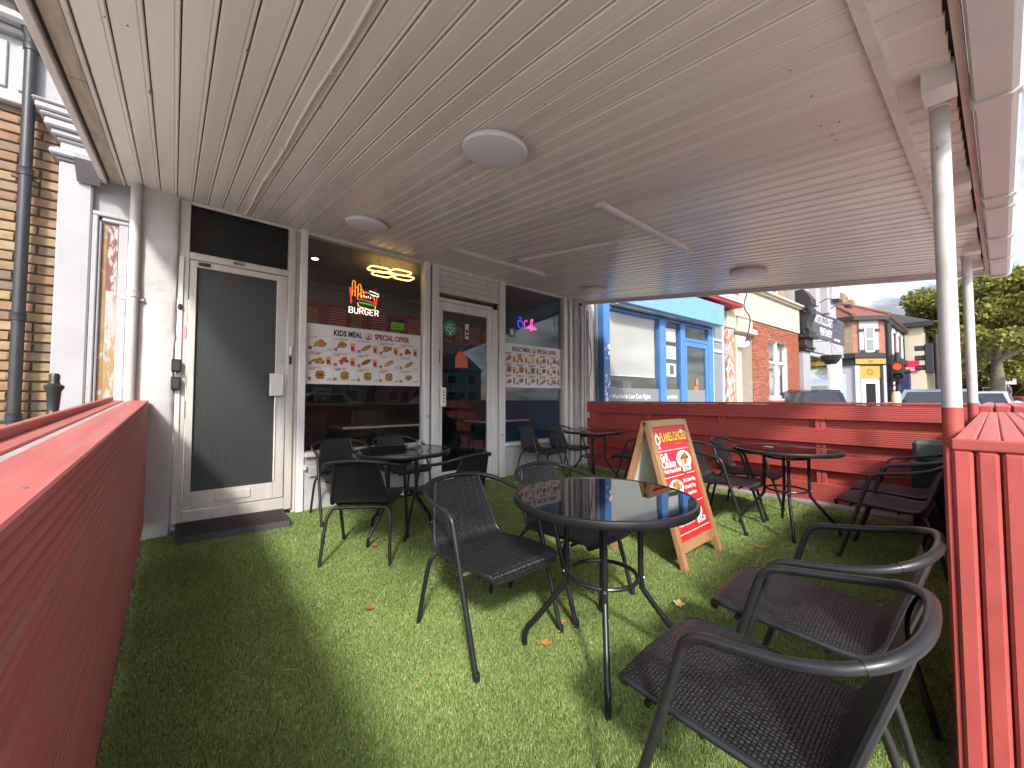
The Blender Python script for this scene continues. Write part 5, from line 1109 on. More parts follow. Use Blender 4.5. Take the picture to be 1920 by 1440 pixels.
for x0, x1 in ((.237, 1.928), (2.162, 2.778)):
    B.p('window_pane', glass_far, (x0, .03, .4, x1, .036, 2.898), b=0); B.p('frosted_strip', frosted, (x0, .026, .9, x1, .029, 1.37), b=0); B.p('stall_riser', sky_blue, (x0, .0, 0, x1, .1, .4), b=0)
B.p('roller_blind', blind_m, (.25, .09, 1.63, 1.88, .096, 2.88), b=0); B.p('blind_bar', white_board, (.25, .085, 1.61, 1.88, .10, 1.632), b=.004)
for z in (1.66, 2.06, 2.46): B.p('window_notice', white_board, (2.22, .05, z, 2.68, .056, z + .30), b=0)
B.p('notice_print', p_black, *[(2.3, .0475, 2.12 + k * .03, 2.55, .0495, 2.128 + k * .03) for k in range(6)], (2.42, .0475, 1.72, 2.58, .0495, 1.92), b=0)
B.p('desk', timber_bare, (.4, 1.2, .05, 1.9, 1.9, 1.12), b=.01); B.p('desk_paper', white_board, (.6, .7, 1.0, 1.35, 1.15, 1.42), (1.45, .6, 1.0, 1.75, .62, 1.55), b=.004)
dd = B.p('door_frame', sky_blue, (2.972, .0, .05, 3.09, .06, 2.52), (3.98, .0, .05, 4.098, .06, 2.52), (3.091, .0, 2.40, 3.979, .06, 2.52), (3.091, .0, .05, 3.979, .06, .3), b=.005); B.p('door_pane', glass_far, (3.091, .03, .301, 3.979, .036, 2.399), b=0, parent=dd); B.p('transom_rail', sky_blue, (2.972, -.01, 2.522, 4.098, .08, 2.60), b=.004); B.p('transom_pane', glass_far, (2.972, .03, 2.602, 4.098, .036, 2.899), b=0)
B.p('door_film', frosted, (3.1, .026, .9, 3.97, .029, 1.37), b=0, parent=dd); g = G(); g.poly([(3.45, .024, 1.32), (3.62, .024, 1.32), (3.62, .024, 1.47), (3.45, .024, 1.45)]); g.poly([(3.52, .024, 1.5), (3.62, .024, 1.5), (3.62, .024, 1.64), (3.52, .024, 1.64)]); B.o('door_sticker', g, salmon, dd)
B.p('side_light_frame', pale_blue, (4.335, .0, 0, 4.40, .08, 3.3), (4.90, .0, 0, 4.98, .08, 3.3), (4.401, .0, 2.36, 4.899, .08, 2.44), (4.401, .0, 2.66, 4.899, .08, 2.72), (4.401, 0, 3.15, 4.899, .08, 3.3), b=.004); B.p('side_light_pane', frosted, (4.401, .03, .1, 4.899, .036, 2.359), (4.401, .03, 2.441, 4.899, .036, 2.659), (4.401, .03, 2.721, 4.899, .036, 3.149), b=0)
g = G(); g.text('• Worldwide Low Cost Flights', (.27, .021, 1.16), (1, 0, 0), (0, 0, 1), .135, 'LEFT', .002, .80); B.o('window_lettering', g, p_white); g = G(); g.text('Hajj and Umrah', (2.18, .021, 1.16), (1, 0, 0), (0, 0, 1), .125, 'LEFT', .002, .60); B.o('window_lettering', g, p_white)
B.p('shutter_housing', box_blue, (.24, -.30, 2.985, 4.36, .10, 3.50), b=.006); B.p('shutter_guide', steel, (.24, -.20, 2.958, 4.36, -.04, 2.984), b=.003)
sg = B.p('fascia_sign', p_white, (2.3, -.40, 3.66, 5.25, -.05, 4.5), b=.004); B.p('fascia_underside', p_dred, (2.2, -.36, 3.57, 5.3, .1, 3.658), b=.004); g = G()
g.box(4.2, -.404, 3.82, 5.0, -.401, 3.86); g.box(4.55, -.404, 3.95, 4.63, -.401, 4.1); g.box(4.75, -.404, 3.95, 4.83, -.401, 4.1); B.o('sign_marks', g, p_dred, sg)
# --- brick front house
bh = thing('brick_front_house', 'red brick fronted house with white window and cream parapet', 'house', (SO[0] + 5.0 * math.cos(SA), SO[1] + 5.0 * math.sin(SA), 0), SA); B = Loc(bh)   # local x = s - 5.0
q0 = 5.0
B.p('worn_pier', mat('worn_red_pier', (.45, .14, .09), .8, var=.3, vs=6, col2=(.66, .58, .50), c2lo=.48, c2hi=.56, c2s=7, stretch=(2, 2, .8)), (.0, -.06, 0, .42, .3, 3.05), b=.006); B.p('pier_cap', cream, (-.02, -.10, 3.052, .5, .3, 3.5), b=.02)
B.p('cream_pier', cream, (.46, -.10, 0, .78, .3, 2.9), b=.006); al = B.p('alarm_box', white_board, (.50, -.24, 2.55, .76, -.102, 2.85), b=.02)
g = G(); g.tube(spline([(.66, -.26, 2.7), (.80, -.3, 3.1), (.85, -.3, 3.4), (.7, -.22, 3.7), (.95, -.2, 4.1), (.8, -.2, 4.3)], 5), .016, 6); B.o('loose_cable', g, pipe_black)
B.p('porch_wall', white_plaster, (.78, .9, 0, 1.75, 1.0, 3.0), b=0); B.p('porch_lintel', cream, (.5, -.14, 3.0, 1.78, .9, 3.16), b=.02); B.p('doorway_wall', cream, (.79, -.02, 3.161, 1.75, .3, 3.46), b=0)
g = G(); g.lathe([(.001, -.09), (.07, -.07), (.085, 0), (.07, .07), (.001, .09)], (.93, -.16, 2.68), 14); B.o('porch_lamp', g, light_plastic, None, True)
wl = B.p('brick_wall', mat('pale_mortar', (.50, .42, .35), .9, var=.15, vs=10), (1.73, .008, 0, 2.93, .3, 3.455), (4.54, .008, 0, 5.62, .3, 3.455), (2.93, .008, 0, 4.54, .3, 1.10), (2.93, .01, 3.12, 4.54, .3, 3.455), b=0)
RB = [brick_mesh(.208, .063, .04, 20 + k) for k in range(3)]; RH = [brick_mesh(.10, .063, .04, 30 + k) for k in range(2)]
rest = G(); cnt = 0; pos = []
for c in range(33):
    z = 1.02 + c * .0735
    for xa, xb in (((1.73, 2.93), (4.54, 5.62)) if z < 3.10 else ((1.73, 5.62),)):
        x = xa; k = 0
        while x < xb - .06:
            half = (k == 0 and c % 2 == 0) or x + .208 > xb
            l = min(.10 if half else .208, xb - x); pos.append((x, z, l)); x += l + .012; k += 1
pos.sort(key=lambda q: -q[1] * 0 + q[0])
for i, (x, z, l) in enumerate(pos):
    y = -.012 + random.uniform(-.003, .003)
    if i < 300: o = obj('brick', random.choice(RH if l < .15 else RB), red_brick, wl, local=True, loc=(x, y, z)); o.scale = (l / (.10 if l < .15 else .208), 1, 1)
    else: rest.box(x, y, z, x + l, y + .04, z + .063, .005)
o = B.o('brickwork', rest, red_brick, wl); o['kind'] = 'stuff'
g = G()
for k in range(17):
    a0 = R(62 + k * 56 / 17); a1 = R(62 + (k + .86) * 56 / 17); cx, cz_ = 3.735, 1.52
    g.poly([(cx + 1.50 * math.cos(a0), -.024, cz_ + 1.50 * math.sin(a0)), (cx + 1.50 * math.cos(a1), -.024, cz_ + 1.50 * math.sin(a1)), (cx + 1.72 * math.cos(a1), -.024, cz_ + 1.72 * math.sin(a1)), (cx + 1.72 * math.cos(a0), -.024, cz_ + 1.72 * math.sin(a0))])
o = B.o('arch_bricks', g, red_brick); o['kind'] = 'stuff'
wn_ = B.p('window_frame', frame_white, (2.935, .05, 1.16, 3.03, .14, 3.10), (4.44, .05, 1.16, 4.535, .14, 3.10), (3.031, .05, 1.16, 4.439, .14, 1.25), (3.031, .05, 2.98, 4.439, .14, 3.10), (3.031, .05, 2.28, 4.439, .14, 2.36), (3.69, .05, 1.251, 3.78, .14, 2.279), (3.69, .05, 2.361, 3.78, .14, 2.979), b=.006)
B.p('window_pane', glass_far, (3.031, .09, 1.251, 3.689, .096, 2.279), (3.781, .09, 1.251, 4.439, .096, 2.279), (3.031, .09, 2.361, 3.689, .096, 2.979), (3.781, .09, 2.361, 4.439, .096, 2.979), b=0, parent=wn_)
B.p('curtain', white_board, (3.04, .2, 1.25, 3.3, .22, 2.95), (4.1, .2, 1.25, 4.43, .22, 2.95), b=0); B.p('room_back', int_wall, (2.9, 1.8, .2, 4.6, 1.85, 3.4), b=0); B.p('window_sill', frame_white, (2.87, -.08, 1.102, 4.6, .3, 1.158), b=.008); B.p('sill_bricks', red_paint, (2.8, -.12, 1.03, 4.66, .0, 1.10), b=.01)
B.p('parapet', cream, (.5, -.05, 3.46, 5.62, .3, 4.30), b=.006); B.p('parapet_moulding', cream, (.45, -.14, 4.301, 5.66, .3, 4.36), (.45, -.20, 4.361, 5.66, .3, 4.44), b=.015)
B.p('upper_wall', far_stock, (.45, .35, 3.3, 5.66, 7, 7.4), b=0)
for x in (1.3, 3.6):
    uw = B.p('upper_window', frame_white, (x, .30, 4.75, x + 1.1, .36, 4.82), (x, .30, 6.5, x + 1.1, .36, 6.57), (x, .30, 4.821, x + .07, .36, 6.499), (x + 1.03, .30, 4.821, x + 1.1, .36, 6.499), (x + .07, .30, 5.65, x + 1.03, .36, 5.72), b=.004); B.p('upper_pane', glass_dark, (x + .07, .33, 4.82, x + 1.03, .345, 6.5), b=0, parent=uw)
# --- perfume shop
pf = thing('perfume_shop', 'white shop with a charcoal name board on black scrolled brackets', 'shop', (SO[0] + 10.7 * math.cos(SA), SO[1] + 10.7 * math.sin(SA), 0), SA); B = Loc(pf)
B.p('side_pilaster', white_stucco, (.0, -.12, 0, .70, .3, 2.85), b=.01); B.p('pilaster_cap', black_paint, (-.06, -.22, 2.852, .80, .3, 2.95), (-.10, -.26, 2.951, .84, .3, 3.02), (-.04, -.20, 3.021, .78, .3, 3.30), (-.12, -.36, 3.301, .86, .3, 3.42), b=.02)
g = G(); sp_ = [(.3, 3.422), (-.62, 3.422), (-.66, 3.52), (-.60, 3.62), (-.52, 3.64), (-.46, 3.75), (-.50, 3.9), (-.62, 4.02), (-.72, 4.15), (-.72, 4.35), (-.60, 4.45), (-.72, 4.52), (-.72, 4.70), (-.3, 5.05), (.3, 5.05)]
g.prism(sp_, lambda a, b_, x: (x, a * .5 if a < 0 else a, b_), .02, .62); B.o('scroll_bracket', g, black_paint)
g = G(); g.tube([(.0, -.22 + .08 * math.cos(a), 3.55 + .10 * math.sin(a)) for a in [k * PI / 8 for k in range(16)]], .03, 6, True); B.o('scroll', g, black_paint); g = G(); g.tube([(.0, -.24 + .08 * math.cos(a), 4.28 + .09 * math.sin(a)) for a in [k * PI / 8 for k in range(16)]], .03, 6, True); B.o('scroll', g, black_paint)
for k in range(5): B.p('sign_board', char_board, (.86, -.15 + .002 * (k % 2), 3.45 + k * .205, 5.1, -.10, 3.45 + k * .205 + .20), b=.004)
g = G(); g.text('MYSTICCLOSET', (1.15, -.157, 4.02), (1, 0, 0), (0, 0, 1), .46, 'LEFT', .004, .70); g.text('PERFUMERY', (1.75, -.157, 3.60), (1, 0, 0), (0, 0, 1), .42, 'LEFT', .004, .70); g.text('House of Scent', (3.55, -.157, 3.53), (1, 0, 0), (0, 0, 1), .17, 'LEFT', .003, .8); B.o('sign_lettering', g, p_white)
B.p('fascia', white_stucco, (.86, -.12, 2.90, 5.0, .3, 3.44), b=.006); B.p('window_frame', frame_white, (.72, -.05, 0, .86, .12, 2.895), (3.6, -.05, 0, 3.72, .12, 2.895), (4.0, -.05, 0, 4.12, .12, 2.895), (4.75, -.06, 0, 5.0, .12, 2.895), (.86, -.05, 2.78, 4.75, .12, 2.895), (.86, -.05, 0, 3.6, .12, .6), b=.006)
B.p('window_pane', glass_far, (.861, .03, .6, 3.599, .036, 2.779), (3.721, .03, .1, 3.999, .036, 2.779), b=0); B.p('door', frame_white, (4.13, .02, .05, 4.74, .06, 2.7), b=.004)
B.p('room_back', int_wall, (.3, 3, 0, 5, 3.05, 3), b=0); B.p('display_shelf', white_board, (1.2, .8, .5, 1.6, 1.2, 2.0), (1.9, .8, .5, 2.2, 1.2, 1.9), (2.6, .9, .5, 2.9, 1.3, 2.1), b=.01)
gold = plain('gold_lamp', (.75, .42, .10), .3)
for x in (1.3, 1.75, 2.3, 2.9):
    g = G(); g.lathe([(.02, .10), (.16, .0), (.15, -.01)], (x, .7, 2.0 + .05 * (x > 2)), 14); B.o('pendant_shade', g, gold)
B.p('upper_wall', white_stucco, (.0, .1, 3.5, 5.05, 7, 8.5), b=0); B.p('quoin', white_stucco, (3.9, -.05, 5.3, 5.05, .1, 8.5), (3.0, -.12, 4.6, 3.35, .1, 8.5), (1.6, -.12, 4.7, 1.9, .1, 8.5), b=.01)
for x in (1.9, 3.4):
    g = G(); g.tube([(x, .1, 4.75), (x, -.35, 4.95), (x, -.62, 4.88)], .015, 6); g.box(x - .10, -.75, 4.78, x + .30, -.55, 4.88, .01); B.o('sign_lamp', g, black_paint)
t = thing('hanging_basket', 'black wire hanging basket in front of the perfume shop window', 'hanging basket', (SO[0] + 12.1, SO[1] - 1.25, 2.5)); bx, by = SO[0] + 12.05 * math.cos(SA), SO[1] + 12.05 * math.sin(SA) - .55
g = G(); g.lathe([(.16, 2.42), (.26, 2.56), (.32, 2.72), (.30, 2.74)], (bx, by, 0), 14); obj('bowl', g, black_paint, t); g = G()
for a in (0, 2.1, 4.2): g.tube([(bx + .3 * math.cos(a), by + .3 * math.sin(a), 2.73), (bx, by, 3.25)], .008, 4)
g.tube([(bx - .7, by + .30, 3.22), (bx + .05, by, 3.26)], .015, 5); obj('chain', g, steel, t)
curtain_glass = mat('curtained_glass', (.20, .22, .22), .12, var=.1, vs=8, stretch=(8, 8, .5))
# --- corner building beyond the side road
cb_ = thing('corner_shop_building', 'brown brick corner building with orange signs and hipped tile roof', 'building', (31.6, 3.0, 0), R(-2)); B = Loc(cb_)
# plan: side wall along x=0 going back, splay from (0,1.6) to (1.6,0), front along y=0
plan = [(0, 12), (0, 1.2), (1.2, 0), (11.0, 0), (11.0, 12)]
def wallg(pts, z0, z1):
    g = G()
    for (a, b_), (c, d) in zip(pts[:-1], pts[1:]): g.quad((a, b_, z0), (c, d, z0), (c, d, z1), (a, b_, z1))
    return g
B.o('side_wall', wallg([(0, 12), (0, 1.2)], 3.9, 6.2), far_stock); B.o('splay_wall', wallg([(0, 1.2), (1.2, 0)], 3.9, 6.2), far_red); B.o('front_wall', wallg([(1.2, 0), (11, 0), (11, 12)], 3.9, 6.2), far_red)
B.o('ground_wall', wallg([(0, 12), (0, 1.2), (1.2, 0), (11, 0), (11, 12)], 0, 3.3), white_stucco)
off = [(-.12, 12), (-.12, 1.15), (1.15, -.12), (11.1, -.12)]
B.o('shop_fascia', wallg(off, 3.22, 3.66), black_paint); B.o('fascia_soffit', G().poly([(*off[0], 3.22), (*off[1], 3.22), (*off[2], 3.22), (*off[3], 3.22), (11.1, .5, 3.22), (1.7, .5, 3.22), (.5, 1.7, 3.22), (.5, 12, 3.22)]), black_paint)
of2 = [(-.3, 12), (-.3, 1.08), (1.08, -.3), (11.2, -.3)]; g = wallg(of2, 3.66, 3.95); g.poly([(*of2[0], 3.95), (*of2[1], 3.95), (*of2[2], 3.95), (*of2[3], 3.95), (11.1, .5, 3.97), (1.7, .5, 3.97), (.5, 1.7, 3.97), (.5, 12, 3.97)]); g.poly([(*of2[0], 3.66), (*of2[1], 3.66), (*of2[2], 3.66), (*of2[3], 3.66), (11.1, .5, 3.66), (1.7, .5, 3.66), (.5, 1.7, 3.66), (.5, 12, 3.66)]); B.o('cornice', g, black_paint)
def spl(u, z, d): # point on the splay: u 0..1, d outwards
    return (u * 1.2 - d * .7071, 1.2 - u * 1.2 - d * .7071, z)
def splq(name, m, u0, z0, u1, z1, d, parent=None): return B.o(name, G().quad(spl(u0, z0, d), spl(u1, z0, d), spl(u1, z1, d), spl(u0, z1, d)), m, parent)
def splb(name, m, u0, z0, u1, z1, d0, d1, parent=None):
    g = G(); V = [spl(u0, z0, d0), spl(u1, z0, d0), spl(u1, z0, d1), spl(u0, z0, d1), spl(u0, z1, d0), spl(u1, z1, d0), spl(u1, z1, d1), spl(u0, z1, d1)]
    g.add(V, [(0, 3, 2, 1), (4, 5, 6, 7), (0, 1, 5, 4), (1, 2, 6, 5), (2, 3, 7, 6), (3, 0, 4, 7)]); return B.o(name, g, m, parent)
sp1 = splb('splay_sign', orange_sign, -.02, 3.29, 1.02, 3.62, .18, .22); g = G(); g.text('471', spl(.40, 3.36, .23), (.7071, -.7071, 0), (0, 0, 1), .2, 'LEFT', .004); B.o('sign_number', g, p_black, sp1)
splb('door_sign', orange_sign, .18, 2.42, .86, 3.18, .01, .05); g = G()
for k in range(12):
    a = k * PI / 6; c = Vector(spl(.52, 2.8, .06)); u_ = Vector((.7071, -.7071, 0)); z_ = Vector((0, 0, 1)); d_ = u_ * math.cos(a) + z_ * math.sin(a); n_ = u_ * -math.sin(a) + z_ * math.cos(a)
    g.poly([c + d_ * .10 + n_ * .02, c + d_ * .28, c + d_ * .10 - n_ * .02])
B.o('sunburst', g, p_black); splb('door_frame', frame_white, .22, .1, .80, 2.38, .01, .05); splb('door_pane', glass_dark, .36, .7, .68, 2.1, .055, .07)
splb('pilaster', white_stucco, -.02, 0, .14, 3.2, .01, .14); splb('pilaster', white_stucco, .92, 0, 1.05, 3.2, .01, .14); splb('dark_post', black_paint, .86, 0, .91, 3.2, .01, .12)
splb('window_surround', white_stucco, .18, 3.98, .82, 6.0, .01, .10); ww = splb('window_frame', frame_white, .34, 4.05, .66, 5.6, .11, .16); splb('window_pane', curtain_glass, .38, 4.12, .62, 4.78, .165, .172, ww); splb('window_pane', curtain_glass, .38, 4.88, .62, 5.52, .165, .172, ww); splb('window_block', black_paint, .16, 5.3, .32, 5.45, .10, .16); splb('window_block', black_paint, .68, 5.3, .84, 5.45, .10, .16); splb('window_block', black_paint, .20, 3.98, .36, 4.15, .10, .16); splb('window_block', black_paint, .64, 3.98, .80, 4.15, .10, .16)
B.p('side_sign', orange_sign, (-.18, 1.9, 3.29, -.13, 8.0, 3.6), b=.003); B.p('side_panel', pale_blue, (-.03, 1.6, .4, -.004, 4.6, 2.7), b=0); B.p('side_window', glass_dark, (-.05, 1.8, .9, -.031, 3.6, 1.5), (-.05, 1.8, 1.75, -.031, 3.6, 2.0), b=0)
# hipped tile roof and eaves
ev = [(-.35, 12.3), (-.35, 1.06), (1.06, -.35), (11.3, -.35)]; rf = G()
hip = (3.2, 3.4, 8.3); rd = (11.3, 3.4, 8.3); rb = (3.2, 12.3, 8.3)
roof = G(); roof.poly([(*ev[1], 6.22), (*ev[2], 6.22), hip]); roof.poly([(*ev[2], 6.22), (*ev[3], 6.22), rd, hip]); roof.poly([(*ev[0], 6.22), (*ev[1], 6.22), hip, rb]); roof.poly([rb, hip, rd, (11.3, 12.3, 8.3)]); rfo = B.o('roof', roof, tile_red)
def course(a, b_, c, d, n=16):     # raised tile courses between eaves a-b and top d-c
    g = G(); a, b_, c, d = map(Vector, (a, b_, c, d)); nrm = (b_ - a).cross(d - a).normalized()
    if nrm.z < 0: nrm = -nrm
    for k in range(n):
        f0, f1 = k / n, (k + 1) / n; p0, p1 = a.lerp(d, f0), b_.lerp(c, f0); p2, p3 = b_.lerp(c, f1), a.lerp(d, f1); g.quad(p0 + nrm * .05, p1 + nrm * .05, p2 + nrm * .008, p3 + nrm * .008); g.quad(p0, p1, p1 + nrm * .05, p0 + nrm * .05)
    return g
B.o('tile_courses', course((*ev[0], 6.22), (*ev[1], 6.22), hip, rb), tile_red, rfo)['kind'] = 'stuff'; B.o('tile_courses', course((*ev[1], 6.22), (*ev[2], 6.22), hip, hip), tile_red, rfo)['kind'] = 'stuff'; B.o('tile_courses', course((*ev[2], 6.22), (*ev[3], 6.22), rd, hip), tile_red, rfo)['kind'] = 'stuff'
g = G(); g.tube([(*ev[1], 6.3), hip], .11, 8); g.tube([(*ev[2], 6.3), hip], .11, 8); g.tube([rb, hip, rd], .12, 8); B.o('ridge_tiles', g, tile_red, rfo)
B.o('eaves_board', wallg(ev, 5.98, 6.24), black_paint); g = G(); g.poly([(*ev[0], 6.0), (*ev[1], 6.0), (*ev[2], 6.0), (*ev[3], 6.0), (11, .3, 6.02), (1.6, .3, 6.02), (.3, 1.6, 6.02), (.3, 12, 6.02)]); B.o('eaves_soffit', g, black_paint)
for x in (2.4, 4.4, 6.6, 8.8): B.p('front_window', frame_white, (x, -.10, 3.9, x + 1.2, -.01, 5.9), b=.01); B.p('front_pane', glass_dark, (x + .2, -.12, 4.1, x + 1.0, -.101, 5.6), b=0)
mauve = plain('mauve_band', (.35, .16, .18))
for x in (1.9, 3.8, 6.0): B.p('brick_band', mauve, (x, -.05, 3.98, x + .3, -.005, 5.95), b=0)
for x, y in ((7.2, 3.4), (10.5, 3.4)):
    B.p('chimney', far_stock, (x, y - .5, 7.4, x + 1.0, y + .5, 9.4), b=.01)
    for k in range(3):
        g = G(); g.lathe([(.12, 9.4), (.10, 9.8)], (x + .2 + k * .3, y, 0), 10); B.o('chimney_pot', g, tile_red)
B.p('downpipe', pipe_black, (9.2, -.16, 0, 9.32, -.02, 6.1), b=.01)
# striped awning
t = thing('striped_awning', 'red and white striped awning below the orange corner signs', 'awning', (34.0, 2.4, 2.3)); 
aw_r = plain('awning_red', (.62, .06, .08))
for k in range(9):
    xa = 33.4 + k * .24; g = G(); g.quad((xa, 1.95, 1.95), (xa + .12, 1.95, 1.95), (xa + .12, 2.98, 2.95), (xa, 2.98, 2.95)); g.quad((xa, 1.95, 1.70), (xa + .12, 1.95, 1.70), (xa + .12, 1.95, 1.95), (xa, 1.95, 1.95)); obj('red_stripe', g, aw_r, t)
    g = G(); g.quad((xa + .12, 1.95, 1.95), (xa + .24, 1.95, 1.95), (xa + .24, 2.98, 2.95), (xa + .12, 2.98, 2.95)); g.quad((xa + .12, 1.95, 1.70), (xa + .24, 1.95, 1.70), (xa + .24, 1.95, 1.95), (xa + .12, 1.95, 1.95)); obj('white_stripe', g, p_white, t)
g = G(); g.poly([(33.38, 1.95, 1.7), (33.38, 1.95, 1.95), (33.38, 2.98, 2.95), (33.38, 2.98, 1.7)])
for k in range(5): pass
obj('awning_end', g, p_white, t)
for k in range(4):
    z = 1.75 + k * .3; g = G(); g.poly([(33.375, 1.9 + k * .16, z), (33.375, 2.98, z - .28 + k * .02), (33.375, 2.98, z - .13 + k * .02), (33.375, 2.02 + k * .18, z + .13)]); obj('end_stripe', g, aw_r, t)
# cream bay building with red agency sign
cr = thing('cream_bay_building', 'cream rendered building with a red agency sign', 'building', (41.0, 1.55, 0), R(-3)); B = Loc(cr)
B.p('wall', mat('cream_paint', (.52, .46, .34), .7, var=.06), (0, 0, 0, 7, 10, 6.6), b=0); B.p('eaves', black_paint, (-.4, -.5, 6.4, 7.3, 10, 6.75), b=.02); g = G(); g.prism([(-.5, 6.75), (5, 9.0), (10, 6.75)], lambda a, b_, x: (x, a, b_), -.3, 7.2); B.o('roof', g, slate)
wf = B.p('side_window', frame_white, (-.06, 1.2, 4.1, -.005, 2.6, 6.0), b=.01); B.p('window_pane', glass_dark, (-.08, 1.35, 4.2, -.061, 2.45, 5.9), b=0, parent=wf); B.p('door', frame_paint, (-.06, 1.1, 0, -.005, 2.2, 2.4), b=.01); B.p('door_panel', plain('orange_notice', (.5, .14, .05)), (-.08, 1.3, 1.7, -.061, 2.0, 2.2), b=0)
sgn = B.p('agency_sign', plain('agency_red', (.70, .02, .08), .4), (-.12, .25, 3.15, -.07, 2.9, 3.95), b=.004); g = G(); g.text('CENTURY', (-.125, 2.8, 3.56), (0, -1, 0), (0, 0, 1), .46, 'LEFT', .01, .92); g.box(-.128, .5, 3.40, -.122, 2.2, 3.46); g.box(-.128, .5, 3.24, -.122, 2.2, 3.30); B.o('sign_lettering', g, p_white, sgn)
# terrace running away
for k in range(7):
    x = 48.6 + k * 6.3; y = .6 + k * .15; cols = [white_stucco, far_red, cream, far_stock]
    t = thing('terraced_house', ('white', 'red brick', 'cream', 'brown brick')[k % 4] + ' terraced house, number %s along the receding row' % ('one two three four five six seven'.split()[k]), 'house', (x, y, 0), R(1), 'receding terrace'); B = Loc(t)
    B.p('wall', cols[k % 4], (0, 0, 0, 6.2, 9, 6.4), b=0); g = G(); g.prism([(-.4, 6.4), (4.5, 8.8), (9.4, 6.4)], lambda a, b_, x_: (x_, a, b_), 0, 6.2); rr_ = B.o('roof', g, slate if k % 2 else tile_red); B.p('chimney', far_stock, (5.6, 4, 8, 6.5, 5, 10), b=.01, parent=rr_)
    for xx in (.8, 3.6): w_ = B.p('window', frame_white, (xx, -.08, 3.8, xx + 1.5, -.01, 5.7), b=.01); B.p('pane', glass_dark, (xx + .2, -.1, 4.0, xx + 1.3, -.081, 5.5), b=0, parent=w_)
    B.p('shop_sign', (aw_r, sky_blue, orange_sign, p_white)[k % 4], (.2, -.2, 2.6, 6.0, -.01, 3.2), b=.01); B.p('shop_window', glass_dark, (.4, -.06, .5, 5.6, -.01, 2.5), b=0)

# --- traffic signals
def signal(name, label, x, y, rz, zb, lit, cnt, s=1.0, pole=True):
    t = thing(name, label, 'traffic light', (x, y, 0), rz); B = Loc(t)
    if pole: g = G(); g.tube([(0, .16 * s, 0), (0, .16 * s, zb + .33 * cnt * s + .3)], .06, 10); B.o('pole', g, black_paint, None, True)
    hb = B.p('housing', black_paint, (-.16 * s, -.1 * s, zb, .16 * s, .1 * s, zb + .33 * cnt * s), b=.02)
    for k in range(cnt):
        z = zb + (.165 + .33 * k) * s; top = k == cnt - 1
        g = G(); g.lathe([(.105 * s, 0), (.1 * s, .01), (.001, .02)], n=16); o = obj('lens', g, lit if (top and lit) else glass_dark, t, True, local=True); o.location = (0, -.1 * s, z); o.rotation_euler = (R(90), 0, 0)
        g = G(); P_ = [(.125 * s * math.cos(R(a)), .125 * s * math.sin(R(a))) for a in range(-20, 201, 20)]
        for (a, b_), (c, d) in zip(P_[:-1], P_[1:]): g.quad((a, -.1 * s, z + b_), (c, -.1 * s, z + d), (c, -.34 * s, z + d * .95 + .0), (a, -.34 * s, z + b_ * .95))
        B.o('hood', g, black_paint, hb)
    return t
signal('pedestrian_signal', 'pedestrian traffic light with glowing red figure in front of the blue pillar', 16.9, 1.22, R(-86), 1.68, emis('red_man', (1, .05, .01), .4), 2, .95)
signal('traffic_light', 'black traffic light seen from its side next to the white post', 19.0, .60, R(180), 2.0, None, 3, 1.0)
t = thing('signal_backboard_pole', 'tall black pole beside the pedestrian signal', 'pole', (17.2, 1.42, 0)); g = G(); g.tube([(17.2, 1.42, 0), (17.2, 1.42, 3.3)], .075, 12); obj('pole', g, black_paint, t, True); g = G(); g.lathe([(.08, 0), (.08, .25), (.06, .27)], (17.2, 1.42, 3.3), 12); obj('pole_cap', g, black_paint, t)
t = thing('blue_pillar', 'dark blue advertising pillar behind the pedestrian signal', 'pillar', (21.2, 1.4, 0)); g = G(); g.box(21.0, 1.18, 0, 21.4, 1.46, 2.15, .03); obj('body', g, plain('navy', (.02, .026, .09), .4), t); g = G(); g.box(20.97, 1.15, 2.151, 21.43, 1.49, 2.25, .02); obj('cap', g, black_paint, t)
t = thing('timber_bollard', 'pale timber bollard at the kerb below the traffic light', 'bollard', (15.6, 1.17, 0)); g = G(); g.lathe([(.10, 0), (.10, 1.28), (.07, 1.36)], (15.6, 1.17, 0), 12); obj('shaft', g, plain('pale_timber', (.62, .48, .28)), t, True)

